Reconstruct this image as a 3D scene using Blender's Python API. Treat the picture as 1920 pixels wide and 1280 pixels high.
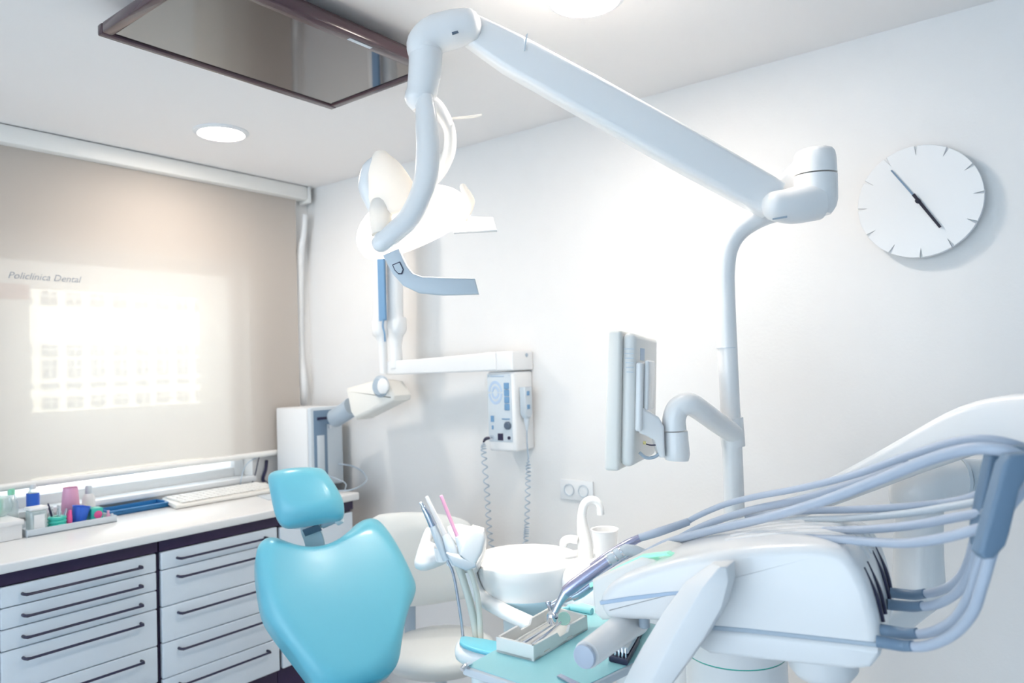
import bpy, bmesh, math, random
from mathutils import Vector as V, Matrix
random.seed(7)
for o in list(bpy.data.objects): bpy.data.objects.remove(o, do_unlink=True)
SC = bpy.context.scene
COL = SC.collection

# ------------------------------------------------------------------ camera
FPX = 1388.0
YAW, PITCH, ROLL = [math.radians(a) for a in (127.658, 1.927, -1.879)]
FW = V((math.cos(PITCH)*math.cos(YAW), math.cos(PITCH)*math.sin(YAW), math.sin(PITCH)))
r0 = V((math.sin(YAW), -math.cos(YAW), 0)); u0 = r0.cross(FW)
RT = math.cos(ROLL)*r0 + math.sin(ROLL)*u0
UP = -math.sin(ROLL)*r0 + math.cos(ROLL)*u0
CAM = V((3.297, -2.492, 1.51))
cd = bpy.data.cameras.new('camera'); cam = bpy.data.objects.new('camera', cd); COL.objects.link(cam)
cd.sensor_width = 36; cd.lens = FPX/1920*36; cd.clip_start = .05; cd.clip_end = 300
m3 = Matrix((RT, UP, -FW)).transposed()
cam.matrix_world = Matrix.Translation(CAM) @ m3.to_4x4()
cd.dof.use_dof = True; cd.dof.focus_distance = 1.75; cd.dof.aperture_fstop = 3.2
SC.camera = cam

# ------------------------------------------------------------------ world, sun, exposure
W = bpy.data.worlds.new('sky'); SC.world = W; W.use_nodes = True
bg = W.node_tree.nodes['Background']; bg.inputs[0].default_value = (.71, .86, 1.0, 1); bg.inputs[1].default_value = 1.22
sd = bpy.data.lights.new('sun', 'SUN'); sd.energy = 4.6; sd.angle = math.radians(1.0); sd.color = (1, .95, .86)
so = bpy.data.objects.new('sun', sd); COL.objects.link(so)
so.rotation_euler = V((-.62, .12, -.78)).to_track_quat('-Z', 'Y').to_euler()
vs = SC.view_settings
vs.view_transform = 'Standard'; vs.look = 'None'; vs.gamma = 1; vs.exposure = 1.58
try: vs.use_curve_mapping = False
except Exception: pass

# ------------------------------------------------------------------ helpers
def ray(px, py): return FW + (px-960)/FPX*RT - (py-640)/FPX*UP
def P(px, py, d): return CAM + d*ray(px, py)
def AX(px, py, ax, val):
    r = ray(px, py); return CAM + r*((val-CAM[ax])/r[ax])
def PL(px, py, p0, n):
    r = ray(px, py); return CAM + r*((p0-CAM).dot(n)/r.dot(n))

MATS = {}
def mat(name, col, rough=.4, metal=0, spec=.5, bump=0, bscale=200, var=0, vscale=8, emit=None, estr=0, coat=0, sss=0):
    if name in MATS: return MATS[name]
    m = bpy.data.materials.new(name); m.use_nodes = True; nt = m.node_tree
    b = nt.nodes['Principled BSDF']
    b.inputs['Base Color'].default_value = (*col, 1); b.inputs['Roughness'].default_value = rough
    b.inputs['Metallic'].default_value = metal; b.inputs['Specular IOR Level'].default_value = spec
    if coat: b.inputs['Coat Weight'].default_value = coat; b.inputs['Coat Roughness'].default_value = .08
    tc = nt.nodes.new('ShaderNodeTexCoord')
    if var:
        n = nt.nodes.new('ShaderNodeTexNoise'); n.inputs['Scale'].default_value = vscale; n.inputs['Detail'].default_value = 4
        nt.links.new(tc.outputs['Object'], n.inputs['Vector'])
        mx = nt.nodes.new('ShaderNodeMix'); mx.data_type = 'RGBA'
        mx.inputs[6].default_value = (*[max(0, c*(1-var)) for c in col], 1); mx.inputs[7].default_value = (*[min(1, c*(1+var)) for c in col], 1)
        nt.links.new(n.outputs['Fac'], mx.inputs[0]); nt.links.new(mx.outputs[2], b.inputs['Base Color'])
    if bump:
        n = nt.nodes.new('ShaderNodeTexNoise'); n.inputs['Scale'].default_value = bscale; n.inputs['Detail'].default_value = 3
        nt.links.new(tc.outputs['Object'], n.inputs['Vector'])
        bp = nt.nodes.new('ShaderNodeBump'); bp.inputs['Strength'].default_value = bump; bp.inputs['Distance'].default_value = .002
        nt.links.new(n.outputs['Fac'], bp.inputs['Height']); nt.links.new(bp.outputs[0], b.inputs['Normal'])
    if emit:
        b.inputs['Emission Color'].default_value = (*emit, 1); b.inputs['Emission Strength'].default_value = estr
    MATS[name] = m; return m
def mixmat(name, parts):
    """parts: list of (node type, colour, roughness, weight) mixed by weight"""
    m = bpy.data.materials.new(name); m.use_nodes = True; nt = m.node_tree; nt.nodes.clear()
    out = nt.nodes.new('ShaderNodeOutputMaterial'); prev = None; tot = 0
    for t, c, r, w in parts:
        n = nt.nodes.new('ShaderNodeBsdf'+t); n.inputs['Color'].default_value = (*c, 1)
        if 'Roughness' in n.inputs and r is not None: n.inputs['Roughness'].default_value = r
        tot += w
        if prev is None: prev = n
        else:
            x = nt.nodes.new('ShaderNodeMixShader'); x.inputs[0].default_value = w/tot
            nt.links.new(prev.outputs[0], x.inputs[1]); nt.links.new(n.outputs[0], x.inputs[2]); prev = x
    nt.links.new(prev.outputs[0], out.inputs[0]); MATS[name] = m; return m

wall_m   = mat('wall_paint', (.83, .82, .81), .75, bump=.25, bscale=90, var=.015, vscale=14)
ceil_m   = mat('ceiling_paint', (.93, .90, .885), .8, bump=.1, bscale=120)
floor_m  = mat('floor_vinyl', (.80, .80, .80), .35, var=.06, vscale=5)
white_m  = mat('white_plastic', (.87, .87, .87), .28, coat=.3)
white2_m = mat('white_lacquer', (.82, .83, .84), .35)
cream_m  = mat('cream_plastic', (.87, .85, .80), .4)
ivory_m  = mat('ivory_plastic', (.88, .87, .84), .4)
grey_m   = mat('grey_plastic', (.42, .50, .58), .4)
lgrey_m  = mat('light_grey_plastic', (.62, .68, .73), .4)
dgrey_m  = mat('dark_grey_plastic', (.10, .14, .20), .4)
navy_m   = mat('navy_metal', (.018, .016, .055), .35, spec=.6)
dark_m   = mat('dark_purple_laminate', (.030, .014, .055), .45, var=.15, vscale=20)
gap_m    = mat('dark_gap', (.012, .012, .03), .7)
drawer_m = mat('drawer_lacquer', (.76, .83, .90), .4, var=.01)
top_m    = mat('worktop', (.84, .84, .84), .3, var=.015, vscale=30)
cyan_m   = mat('cyan_vinyl', (.16, .53, .66), .33, coat=.15, bump=.06, bscale=350)
cyan2_m  = mat('cyan_tray', (.38, .78, .84), .35)
steel_m  = mat('steel', (.55, .60, .70), .22, metal=1)
chrome_m = mat('chrome', (.75, .78, .84), .12, metal=1)
hose_m   = mat('grey_hose', (.48, .55, .66), .38)
hose2_m  = mat('cream_hose', (.66, .68, .62), .45)
holder_m = mat('blue_grey_shade_plastic', (.17, .26, .37), .4)  # on the hose holder this colour includes the blue shade over grey plastic
stool_m  = mat('white_vinyl', (.80, .82, .81), .45, bump=.1, bscale=300)
porc_m   = mat('porcelain', (.86, .86, .85), .12, coat=.5)
screen_m = mat('screen_glass', (.030, .020, .022), .04, spec=.9, coat=.6)
bezel_m  = mat('bezel_plastic', (.07, .035, .045), .18, spec=.6)
teal_m   = mat('teal_plastic', (.05, .55, .45), .35)
green_m  = mat('green_plastic', (.30, .75, .52), .35)
pink_m   = mat('pink_plastic', (.85, .42, .60), .35)
hotpink_m= mat('hot_pink_plastic', (.85, .12, .35), .35)
blue_m   = mat('blue_plastic', (.04, .16, .72), .35)
blue2_m  = mat('blue_tray', (.03, .20, .46), .35)
yellow_m = mat('yellow_plastic', (.8, .7, .3), .4)
print_m  = mat('print_blue', (.16, .32, .52), .5)
print2_m = mat('print_pale', (.46, .58, .74), .5)
red_m    = mat('red_plastic', (.55, .06, .05), .4)
bulb_m   = mat('lamp_glow', (1, 1, 1), .4, emit=(1, .93, .82), estr=14.0)
down_m   = mat('downlight_glow', (1, 1, 1), .4, emit=(1, .90, .80), estr=47.0)
led_m    = mat('green_led', (.45, .85, .70), .4, emit=(.25, 1, .62), estr=.10)
shade_m  = mixmat('lamp_shell', [('Diffuse', (.88, .87, .85), None, .72), ('Translucent', (1, .95, .88), None, .28)])
shield_m = mixmat('clear_shield', [('Transparent', (1, .99, .97), None, .72), ('Glossy', (1, .98, .95), .08, .10), ('Translucent', (1, .96, .9), None, .18)])
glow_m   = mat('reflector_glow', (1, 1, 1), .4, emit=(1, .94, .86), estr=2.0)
glass_m  = mixmat('window_glass', [('Transparent', (.97, .99, 1), None, .94), ('Glossy', (1, 1, 1), .03, .06)])
clear_m  = mixmat('clear_plastic', [('Transparent', (.9, .96, .96), None, .6), ('Glossy', (1, 1, 1), .1, .12), ('Diffuse', (.8, .88, .88), None, .28)])
film_m   = mixmat('window_film', [('Translucent', (.93, .88, .84), None, .56), ('Diffuse', (.85, .85, .83), None, .44)])
blind_m  = mixmat('blind_fabric', [('Transparent', (1, .985, .95), None, .34), ('Diffuse', (.70, .65, .61), None, .50), ('Translucent', (.92, .86, .80), None, .16)])
vinyl_m  = mixmat('vinyl_letters', [('Diffuse', (.42, .44, .48), None, .75), ('Transparent', (1, 1, 1), None, .25)])
vinylr_m = mixmat('vinyl_band', [('Translucent', (.85, .62, .62), None, .7), ('Diffuse', (.75, .50, .50), None, .3)])
frost_m  = mixmat('frosted_plastic', [('Translucent', (.95, .95, .95), None, .45), ('Diffuse', (.9, .9, .9), None, .55)])

WL = {}
def wloc(o): return WL.get(o.name, V((0, 0, 0)))
def props(o, label=None, cat=None, group=None, kind=None):
    if label: o['label'] = label
    if cat: o['category'] = cat
    if group: o['group'] = group
    if kind: o['kind'] = kind
    return o
def thing(name, loc, label, cat, group=None):
    o = bpy.data.objects.new(name, None); COL.objects.link(o); o.empty_display_size = .05
    o.location = loc; WL[o.name] = V(loc); return props(o, label, cat, group)
def mk(name, bm, m, parent=None, label=None, cat=None, group=None, kind=None, sharp=40, flat=False):
    bmesh.ops.recalc_face_normals(bm, faces=bm.faces)
    if parent is not None: org = wloc(parent)
    else:
        xs = [v.co for v in bm.verts]
        org = V(((min(c.x for c in xs)+max(c.x for c in xs))/2, (min(c.y for c in xs)+max(c.y for c in xs))/2, min(c.z for c in xs)))
    bmesh.ops.translate(bm, verts=bm.verts, vec=-org)
    me = bpy.data.meshes.new(name); bm.to_mesh(me); bm.free()
    if not flat:
        me.polygons.foreach_set('use_smooth', [True]*len(me.polygons)); me.set_sharp_from_angle(angle=math.radians(sharp))
    me.materials.append(m)
    o = bpy.data.objects.new(name, me); COL.objects.link(o)
    if parent is not None: o.parent = parent; WL[o.name] = org
    else: o.location = org; WL[o.name] = org
    return props(o, label, cat, group, kind)
def link_copy(src, name, off, parent=None):
    """copy of a child mesh shifted by off, sharing mesh data"""
    o = bpy.data.objects.new(name, src.data); COL.objects.link(o)
    p = parent if parent is not None else src.parent
    o.parent = p; base = wloc(src) + V(off)
    o.location = src.location + V(off); WL[o.name] = wloc(p) if p else V((0, 0, 0)); return o

def smooth_path(pts, rad, sub):
    if len(pts) < 3 or sub < 2: return [V(p) for p in pts], list(rad)
    op, orr = [], []
    n = len(pts)
    for i in range(n-1):
        p0, p1, p2, p3 = pts[max(i-1, 0)], pts[i], pts[i+1], pts[min(i+2, n-1)]
        if i == 0: p0 = p1*2-p2
        if i == n-2: p3 = p2*2-p1
        for k in range(sub):
            t = k/sub
            op.append(.5*((2*p1)+(p2-p0)*t+(2*p0-5*p1+4*p2-p3)*t*t+(3*p1-p0-3*p2+p3)*t**3)); orr.append(rad[i]+(rad[i+1]-rad[i])*t)
    op.append(V(pts[-1])); orr.append(rad[-1]); return op, orr
def rings_to(bm, rings, cap0=True, cap1=True, closed=True):
    vr = [[bm.verts.new(p) for p in r] for r in rings]
    n = len(rings[0])
    for a, b in zip(vr, vr[1:]):
        for i in range(n if closed else n-1):
            j = (i+1) % n
            try: bm.faces.new((a[i], a[j], b[j], b[i]))
            except ValueError: pass
    if cap0: bm.faces.new(vr[0][::-1])
    if cap1: bm.faces.new(vr[-1])
    return bm
def tube(pts, rad, seg=14, sub=6, flat=1.0, up=None, bm=None, rnd=(0, 0)):
    """swept tube; rnd = rounded (hemispherical) start / end"""
    bm = bm or bmesh.new(); pts = [V(p) for p in pts]
    if not hasattr(rad, '__len__'): rad = [rad]*len(pts)
    p, r = smooth_path(pts, rad, sub)
    t0 = (p[1]-p[0]).normalized(); ref = V(up) if up else (V((0, 0, 1)) if abs(t0.z) < .9 else V((1, 0, 0)))
    rings = []; nrm = (ref - t0*ref.dot(t0)).normalized()
    def ring(c, t, nv, rr):
        bi = t.cross(nv); return [c + rr*(math.cos(a)*nv + flat*math.sin(a)*bi) for a in [2*math.pi*k/seg for k in range(seg)]]
    if rnd[0]:
        for a in (75, 50, 25):
            rings.append(ring(p[0]-t0*r[0]*math.sin(math.radians(a))*rnd[0], t0, nrm, r[0]*math.cos(math.radians(a))))
    for i, c in enumerate(p):
        t = (p[min(i+1, len(p)-1)]-p[max(i-1, 0)]).normalized()
        nrm = (nrm - t*nrm.dot(t)).normalized(); rings.append(ring(c, t, nrm, r[i]))
    if rnd[1]:
        for a in (25, 50, 75):
            rings.append(ring(p[-1]+t*r[-1]*math.sin(math.radians(a))*rnd[1], t, nrm, r[-1]*math.cos(math.radians(a))))
    return rings_to(bm, rings)
def rrect(w, h, r, n=4):
    r = min(r, w/2*.999, h/2*.999); out = []
    for cx, cy, a0 in ((w/2-r, h/2-r, 0), (-w/2+r, h/2-r, 90), (-w/2+r, -h/2+r, 180), (w/2-r, -h/2+r, 270)):
        for k in range(n+1):
            a = math.radians(a0+90*k/n); out.append((cx+r*math.cos(a), cy+r*math.sin(a)))
    return out
def sweep(pts, dims, up, r=.3, sub=1, bm=None):
    """sweep of a rounded rectangle; dims = (width across, height along up) per point"""
    bm = bm or bmesh.new(); pts = [V(p) for p in pts]; up = V(up)
    w, _ = smooth_path(pts, [d[0] for d in dims], sub); _, ws = smooth_path(pts, [d[0] for d in dims], sub); _, hs = smooth_path(pts, [d[1] for d in dims], sub)
    rings = []
    for i, c in enumerate(w):
        t = (w[min(i+1, len(w)-1)]-w[max(i-1, 0)]).normalized(); u = (up-t*up.dot(t)).normalized(); s = t.cross(u)
        rings.append([c+s*x+u*y for x, y in rrect(ws[i], hs[i], r*min(ws[i], hs[i]))])
    return rings_to(bm, rings)
def box(c, size, bev=.003, rot=None, seg=2, bm=None):
    b = bmesh.new(); bmesh.ops.create_cube(b, size=1)
    bmesh.ops.scale(b, vec=V(size), verts=b.verts)
    if bev: bmesh.ops.bevel(b, geom=list(b.edges), offset=min(bev, min(size)*.45), segments=seg, profile=.5, affect='EDGES')
    M = Matrix.Translation(V(c)) @ (rot.to_4x4() if rot is not None else Matrix.Identity(4))
    bmesh.ops.transform(b, matrix=M, verts=b.verts)
    if bm is None: return b
    me = bpy.data.meshes.new('t'); b.to_mesh(me); b.free(); bm.from_mesh(me); bpy.data.meshes.remove(me); return bm
def bb(x0, x1, y0, y1, z0, z1, bev=.003, bm=None, seg=2):
    return box(((x0+x1)/2, (y0+y1)/2, (z0+z1)/2), (abs(x1-x0), abs(y1-y0), abs(z1-z0)), bev, seg=seg, bm=bm)
def lathe(base, prof, axis=(0, 0, 1), seg=32, bm=None, sx=1, sy=1, cap0=True, cap1=True, xdir=None):
    bm = bm or bmesh.new(); ax = V(axis).normalized()
    ref = V(xdir) if xdir else (V((1, 0, 0)) if abs(ax.x) < .9 else V((0, 1, 0)))
    e1 = (ref-ax*ref.dot(ax)).normalized(); e2 = ax.cross(e1)
    rings = [[V(base)+ax*h+r*(sx*math.cos(a)*e1+sy*math.sin(a)*e2) for a in [2*math.pi*k/seg for k in range(seg)]] for r, h in prof]
    return rings_to(bm, rings, cap0, cap1)
def closed_spline(pts, sub):
    n = len(pts); out = []
    for i in range(n):
        p0, p1, p2, p3 = pts[i-1], pts[i], pts[(i+1) % n], pts[(i+2) % n]
        for k in range(sub):
            t = k/sub; out.append(.5*((2*p1)+(p2-p0)*t+(2*p0-5*p1+4*p2-p3)*t*t+(3*p1-p0-3*p2+p3)*t**3))
    return out
def inset(pts, n, d):
    out = []; N = len(pts); cen = sum(pts, V((0, 0, 0)))/N
    area = sum(((pts[i]-cen).cross(pts[(i+1) % N]-cen)).dot(n) for i in range(N)); sg = 1 if area > 0 else -1
    for i in range(N):
        t = (pts[(i+1) % N]-pts[i-1]).normalized(); out.append(pts[i]+n.cross(t)*sg*d)
    return out
def inset_s(pts, n, d, steps=6):
    for k in range(steps):
        pts = inset(pts, n, d/steps); N = len(pts)
        for q in range(4): pts = [pts[i]*.5+(pts[i-1]+pts[(i+1) % N])*.25 for i in range(N)]
    return pts
def pad(pts, n, thick, bev, sub=3, dome=.014, seg=7):
    """upholstered cushion: outline at the widest line, rounded front and back, gently domed front"""
    bm = bmesh.new(); n = V(n).normalized(); pts = closed_spline([V(p) for p in pts], sub)
    cen = sum(pts, V((0, 0, 0)))/len(pts); R2 = max((p-cen).length_squared for p in pts)
    def lift(p): return n*dome*(1-(p-cen).length_squared/R2)
    front = [pts]; cur = pts; prev = 0
    for k in range(1, seg+1):
        a = math.pi/2*k/seg; ins = bev*(1-math.cos(a)); cur = inset_s(cur, n, ins-prev, 2); prev = ins
        front.append([p+n*bev*math.sin(a)+lift(p)*math.sin(a) for p in cur])
    c2 = sum(cur, V((0, 0, 0)))/len(cur)
    for s_ in (.93, .85, .75, .62, .48, .34, .2, .08):
        rg = [c2+(p-c2)*s_ for p in cur]; front.append([p+n*bev+lift(p) for p in rg])
    back = []; cur = pts; prev = 0
    for k in range(1, 5):
        a = math.pi/2*k/4; b2 = bev*.6; ins = b2*(1-math.cos(a)); cur = inset_s(cur, n, ins-prev, 2); prev = ins
        back.append([p-n*(thick-bev-b2+b2*math.sin(a)) for p in cur])
    return rings_to(bm, back[::-1]+[[p-n*(thick-bev-bev*.6) for p in pts]]+front)
def prism(pts, n, thick, bev=.005, sub=0, seg=3, dome=0, back_bev=None, bm=None):
    """outline pts lie on the front plane (normal n), body goes back by thick; rounded edges"""
    bm = bm or bmesh.new(); n = V(n).normalized(); pts = [V(p) for p in pts]
    if sub: pts = closed_spline(pts, sub)
    rings = []; cen = sum(pts, V((0, 0, 0)))/len(pts)
    if dome:
        f = inset(pts, n, bev)
        for s, hgt in ((.12, 1), (.35, .93), (.6, .74), (.8, .45)):
            rings.append([cen+(p-cen)*s+n*dome*hgt for p in f])
    for k in range(seg+1):
        a = math.pi/2*k/seg; rings.append([p-n*bev*(1-math.sin(math.pi/2-a)) if False else p-n*bev*(1-math.cos(a)) for p in inset(pts, n, bev*(1-math.sin(a)))])
    bb_ = bev if back_bev is None else back_bev
    for k in range(seg+1):
        a = math.pi/2*(1-k/seg); rings.append([p-n*(thick-bb_*(1-math.cos(a))) for p in inset(pts, n, bb_*(1-math.sin(a)))])
    return rings_to(bm, rings)
def text_bm(s, size, origin, ex, ey, depth=.0006, shear=0.0):
    c = bpy.data.curves.new('t', 'FONT'); c.body = s; c.size = size; c.extrude = depth; c.shear = shear; c.resolution_u = 3
    o = bpy.data.objects.new('t', c); COL.objects.link(o)
    dg = bpy.context.evaluated_depsgraph_get(); me = bpy.data.meshes.new_from_object(o.evaluated_get(dg))
    bm = bmesh.new(); bm.from_mesh(me); bpy.data.objects.remove(o); bpy.data.meshes.remove(me); bpy.data.curves.remove(c)
    ex = V(ex); ey = V(ey); ez = ex.cross(ey)
    M = Matrix((ex, ey, ez)).transposed().to_4x4(); M.translation = V(origin)
    bmesh.ops.transform(bm, matrix=M, verts=bm.verts); return bm

# ------------------------------------------------------------------ room shell
H = 2.5
mk('floor', bb(-.25, 4.8, -6.5, .2, -.1, 0, 0), floor_m, kind='structure', flat=True, label='pale grey floor of the treatment room')
mk('ceiling', bb(-.25, 4.8, -6.5, .2, H, H+.2, 0), ceil_m, kind='structure', flat=True, label='white ceiling above the dental chair')
mk('wall_right', bb(-.25, 4.8, 0, .2, 0, H, 0), wall_m, kind='structure', flat=True, label='pale wall that carries the clock')
mk('wall_back', bb(4.6, 4.8, -6.5, 0, 0, H, 0), mat('bounce_tint_paint', (.30, .42, .52), .8, bump=.2, bscale=90), kind='structure', flat=True, label='unseen wall behind the camera, blue grey added to dim and cool its bounce')  # unseen wall; blue grey added to weaken and cool the bounced light
WY0, WY1, WZ0, WZ1 = -1.48, -.365, 1.0, 2.06     # window opening
b = bmesh.new()
bb(-.25, 0, -6.5, WY0, 0, H, 0, b); bb(-.25, 0, WY1, 0, 0, H, 0, b); bb(-.25, 0, WY0, WY1, 0, WZ0, 0, b); bb(-.25, 0, WY0, WY1, WZ1, H, 0, b)
mk('wall_left', b, wall_m, kind='structure', flat=True, label='wall with the window behind the roller blind')

# window
win = thing('window_1', (-.1, (WY0+WY1)/2, WZ0), 'white framed window behind the roller blind', None); win['kind'] = 'structure'
b = bmesh.new(); f = .055
bb(-.14, -.07, WY0, WY0+f, WZ0, WZ1, .006, b); bb(-.14, -.07, WY1-f, WY1, WZ0, WZ1, .006, b)
bb(-.14, -.07, WY0+f, WY1-f, WZ0, WZ0+f, .006, b); bb(-.14, -.07, WY0+f, WY1-f, WZ1-f, WZ1, .006, b)
mk('frame', b, white2_m, win)
mk('pane', bb(-.108, -.104, WY0+f, WY1-f, WZ0+f, WZ1-f, 0), glass_m, win, flat=True)
cy0, cy1, cz0, cz1 = -1.305, -.572, 1.385, 1.892  # clear field in the film
b = bmesh.new()
for (a0, a1, c0, c1) in ((WY0+f, cy0, WZ0+f, WZ1-f), (cy1, WY1-f, WZ0+f, WZ1-f), (cy0, cy1, cz1, WZ1-f), (cy0, cy1, 1.12, cz0)):
    b.faces.new([b.verts.new((-.1030, y_, z_)) for y_, z_ in ((a0, c0), (a1, c0), (a1, c1), (a0, c1))])
mk('privacy_film', b, film_m, win, flat=True)
b = bmesh.new(); b.faces.new([b.verts.new((-.1026, y_, z_)) for y_, z_ in ((WY0+f, 1.846), (cy0, 1.846), (cy0, 1.909), (WY0+f, 1.909))])
mk('film_band', b, vinylr_m, win, flat=True, label='pale red band on the window film')
mk('letters', text_bm('A', .045, (-.1016, -1.385, 1.862), (0, 1, 0), (0, 0, 1)), white2_m, win, flat=True)
mk('sill', bb(-.07, .035, WY0, WY1, WZ0-.012, WZ0+.012, .004), white2_m, win)

# building across the street
BX = -50.0; sc = (CAM.x-BX)/(CAM.x+9.0)
def by(y): return CAM.y+(y-CAM.y)*sc
def bz(z): return CAM.z+(z-CAM.z)*sc
fac_m = mat('facade_plaster', (.80, .74, .64), .9, var=.03, vscale=1)
bwin_m = mat('facade_window', (.26, .27, .29), .5)
bfr_m = mat('facade_frame', (.7, .68, .62), .6)
bld = thing('apartment_building', (BX-2, by(3), -14), 'cream apartment building across the street, seen faintly through the blind', 'building')
mk('facade', bb(BX-4, BX, -45, 75, -14, 16, 0), fac_m, bld, flat=True)
first = {}
for k in range(-1, 10):
    yc = 2.06+(4.129-2.06)/6*k
    for row, zc, hh, ww in (('a', 2.79, .16, .21), ('b', 1.99, .15, .22), ('c', 1.71, .25, .20), ('d', 1.455, .06, .23), ('e', 2.71, .06, .23), ('f', 1.2, .15, .22)):
        if k == -1:
            o = mk('window', bb(BX+.02, BX+.12, by(yc-ww/2), by(yc+ww/2), bz(zc-hh/2), bz(zc+hh/2), 0), bwin_m, bld, flat=True)
            o2 = None
            if hh > .1:
                b = bmesh.new()
                bb(BX+.1, BX+.2, by(yc)-.04, by(yc)+.04, bz(zc-hh/2), bz(zc+hh/2), 0, b); bb(BX+.1, BX+.2, by(yc-ww/2), by(yc+ww/2), bz(zc)-.04, bz(zc)+.04, 0, b)
                o2 = mk('glazing_bar', b, bfr_m, o, flat=True)
            first[row] = (o, o2, yc)
        else:
            o, o2, y0 = first[row]
            c = o.copy(); COL.objects.link(c); c.location = o.location+V((0, (yc-y0)*sc, 0))
            if o2: d = o2.copy(); COL.objects.link(d); d.parent = c

# ------------------------------------------------------------------ roller blind
bl = thing('roller_blind', (.03, -1.0, 1.1), 'white roller blind lowered over the window, thin screen fabric', 'blind')
mk('cassette', bb(.0, .085, -2.4, -.055, 2.425, 2.498, .012), ivory_m, bl)
mk('end_cap', bb(-.0, .09, -.055, -.035, 2.41, 2.499, .01), ivory_m, bl)
mk('fabric', bb(.040, .0415, -2.38, -.105, 1.125, 2.44, 0), blind_m, bl, flat=True)
tp = AX(14, 521, 0, .0425)
mk('lettering', text_bm('Policl\u00ednica Dental', .0375, tp, (0, 1, 0), (0, 0, 1), depth=.0002, shear=.3), vinyl_m, bl, flat=True, label='grey slanted lettering across the blind')
mk('bottom_rail', tube([V((.041, -2.39, 1.115)), V((.041, -.105, 1.115))], .014, flat=.8), ivory_m, bl)

# hose / conduit in the corner
mk('corner_conduit', tube([AX(572, 402, 1, -.06), AX(569, 440, 1, -.062), AX(563, 480, 1, -.065), AX(561, 560, 1, -.068), AX(562, 660, 1, -.068), AX(568, 720, 1, -.066), AX(566, 760, 1, -.05), AX(556, 800, 1, -.036)],
    [.013, .015, .021, .022, .022, .024, .023, .020], sub=6), white2_m, None, 'white flexible conduit running down the room corner to the computer', 'conduit')

# ------------------------------------------------------------------ ceiling fittings
def downlight(x, y, r, label):
    t = thing('downlight', (x, y, H), label, 'ceiling light', 'recessed ceiling lights')
    mk('trim_ring', lathe((x, y, H), [(r, .0), (r+.022, 0), (r+.022, -.004), (r+.006, -.012), (r, -.008)], seg=40, cap0=False, cap1=False), white2_m, t)
    mk('lens', lathe((x, y, H-.006), [(r+.001, 0), (r*.7, -.006), (r*.2, -.008)], seg=40), down_m, t)
downlight(.567, -.841, .085, 'round recessed ceiling light near the window blind')
downlight(2.275, -.795, .088, 'round recessed ceiling light above the lamp arm at the top edge')

TX0, TX1, TY0, TY1, TZ = 1.285, 1.785, -1.625, -.858, 2.412
tv = thing('television', ((TX0+TX1)/2, (TY0+TY1)/2, 2.5), 'flat television mounted under the ceiling with its dark glossy screen facing down', 'television')
b = bmesh.new(); fr = .028
bb(TX0, TX0+fr, TY0, TY1, TZ, TZ+.03, .005, b); bb(TX1-fr*1.6, TX1, TY0, TY1, TZ, TZ+.03, .005, b)
bb(TX0+fr, TX1-fr*1.6, TY0, TY0+fr, TZ, TZ+.03, .005, b); bb(TX0+fr, TX1-fr*1.6, TY1-fr, TY1, TZ, TZ+.03, .005, b)
fr_o = mk('frame', b, bezel_m, tv)
mk('maker_plate', bb(TX1-.032, TX1-.02, -1.18, -1.10, TZ-.001, TZ+.001, 0), lgrey_m, fr_o, flat=True)
mk('screen', bb(TX0+fr, TX1-fr*1.6, TY0+fr, TY1-fr, TZ+.006, TZ+.012, 0), screen_m, tv, flat=True)
mk('back_housing', bb(TX0+.03, TX1-.03, TY0+.05, TY1-.05, TZ+.03, TZ+.06, .012), bezel_m, tv)
mk('mount_plate', bb(TX0+.15, TX1-.15, TY0+.2, TY1-.2, TZ+.06, 2.499, .004), dgrey_m, tv)

# ------------------------------------------------------------------ cabinets
FX = .60
def cabinet(y0, y1, zs, label, handles):
    t = thing('drawer_cabinet', (.3, (y0+y1)/2, 0), label, 'cabinet', 'drawer cabinets under the worktop')
    mk('body', bb(.02, FX-.022, y0-.004, y1+.004, .283, .9215, .002), dark_m, t)
    mk('fascia', bb(FX-.022, FX-.002, y0-.004, y1+.004, .878, .9215, .001), dark_m, t)
    mk('plinth', bb(.05, FX-.03, y0-.004, y1+.004, 0, .283, .002), dark_m, t)
    for z1, z0 in zip(zs, zs[1:]):
        # drawer front with rounded upper corners on the topmost
        d = mk('drawer_front', bb(FX-.02, FX, y0+.002, y1-.002, z0+.0015, z1-.0015, .004, seg=3), drawer_m, t)
        if handles:
            hz = z1-.033; hy0, hy1 = y0+.062, y1-.062
            mk('handle', tube([V((FX-.002, hy0, hz)), V((FX+.018, hy0, hz)), V((FX+.027, hy0+.010, hz)), V((FX+.028, hy0+.03, hz)), V((FX+.028, hy1-.03, hz)), V((FX+.027, hy1-.010, hz)), V((FX+.018, hy1, hz)), V((FX-.002, hy1, hz))],
                [.005, .005, .005, .0045, .0045, .005, .005, .005], seg=8, sub=3), navy_m, d)
cabinet(-1.641, -1.149, [.875, .808, .7415, .6745, .543, .412, .283], 'white drawer cabinet at the left edge with six drawers and dark bar handles', True)
cabinet(-1.135, -.640, [.875, .808, .6745, .5445, .416, .283], 'white drawer cabinet with five drawers, directly left of the chair backrest', True)
cabinet(-2.146, -1.655, [.875, .7415, .543, .412, .283], 'white drawer cabinet mostly cut off by the left edge of the picture', True)
cabinet(-.630, -.238, [.868, .283], 'white cabinet at the wall end of the worktop, behind the headrest', False)
mk('worktop', bb(.0, .635, -2.2, -.225, .922, .955, .007, seg=3), top_m, None, 'long white worktop over the drawer cabinets under the window', 'worktop')
CZ = .9555

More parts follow.
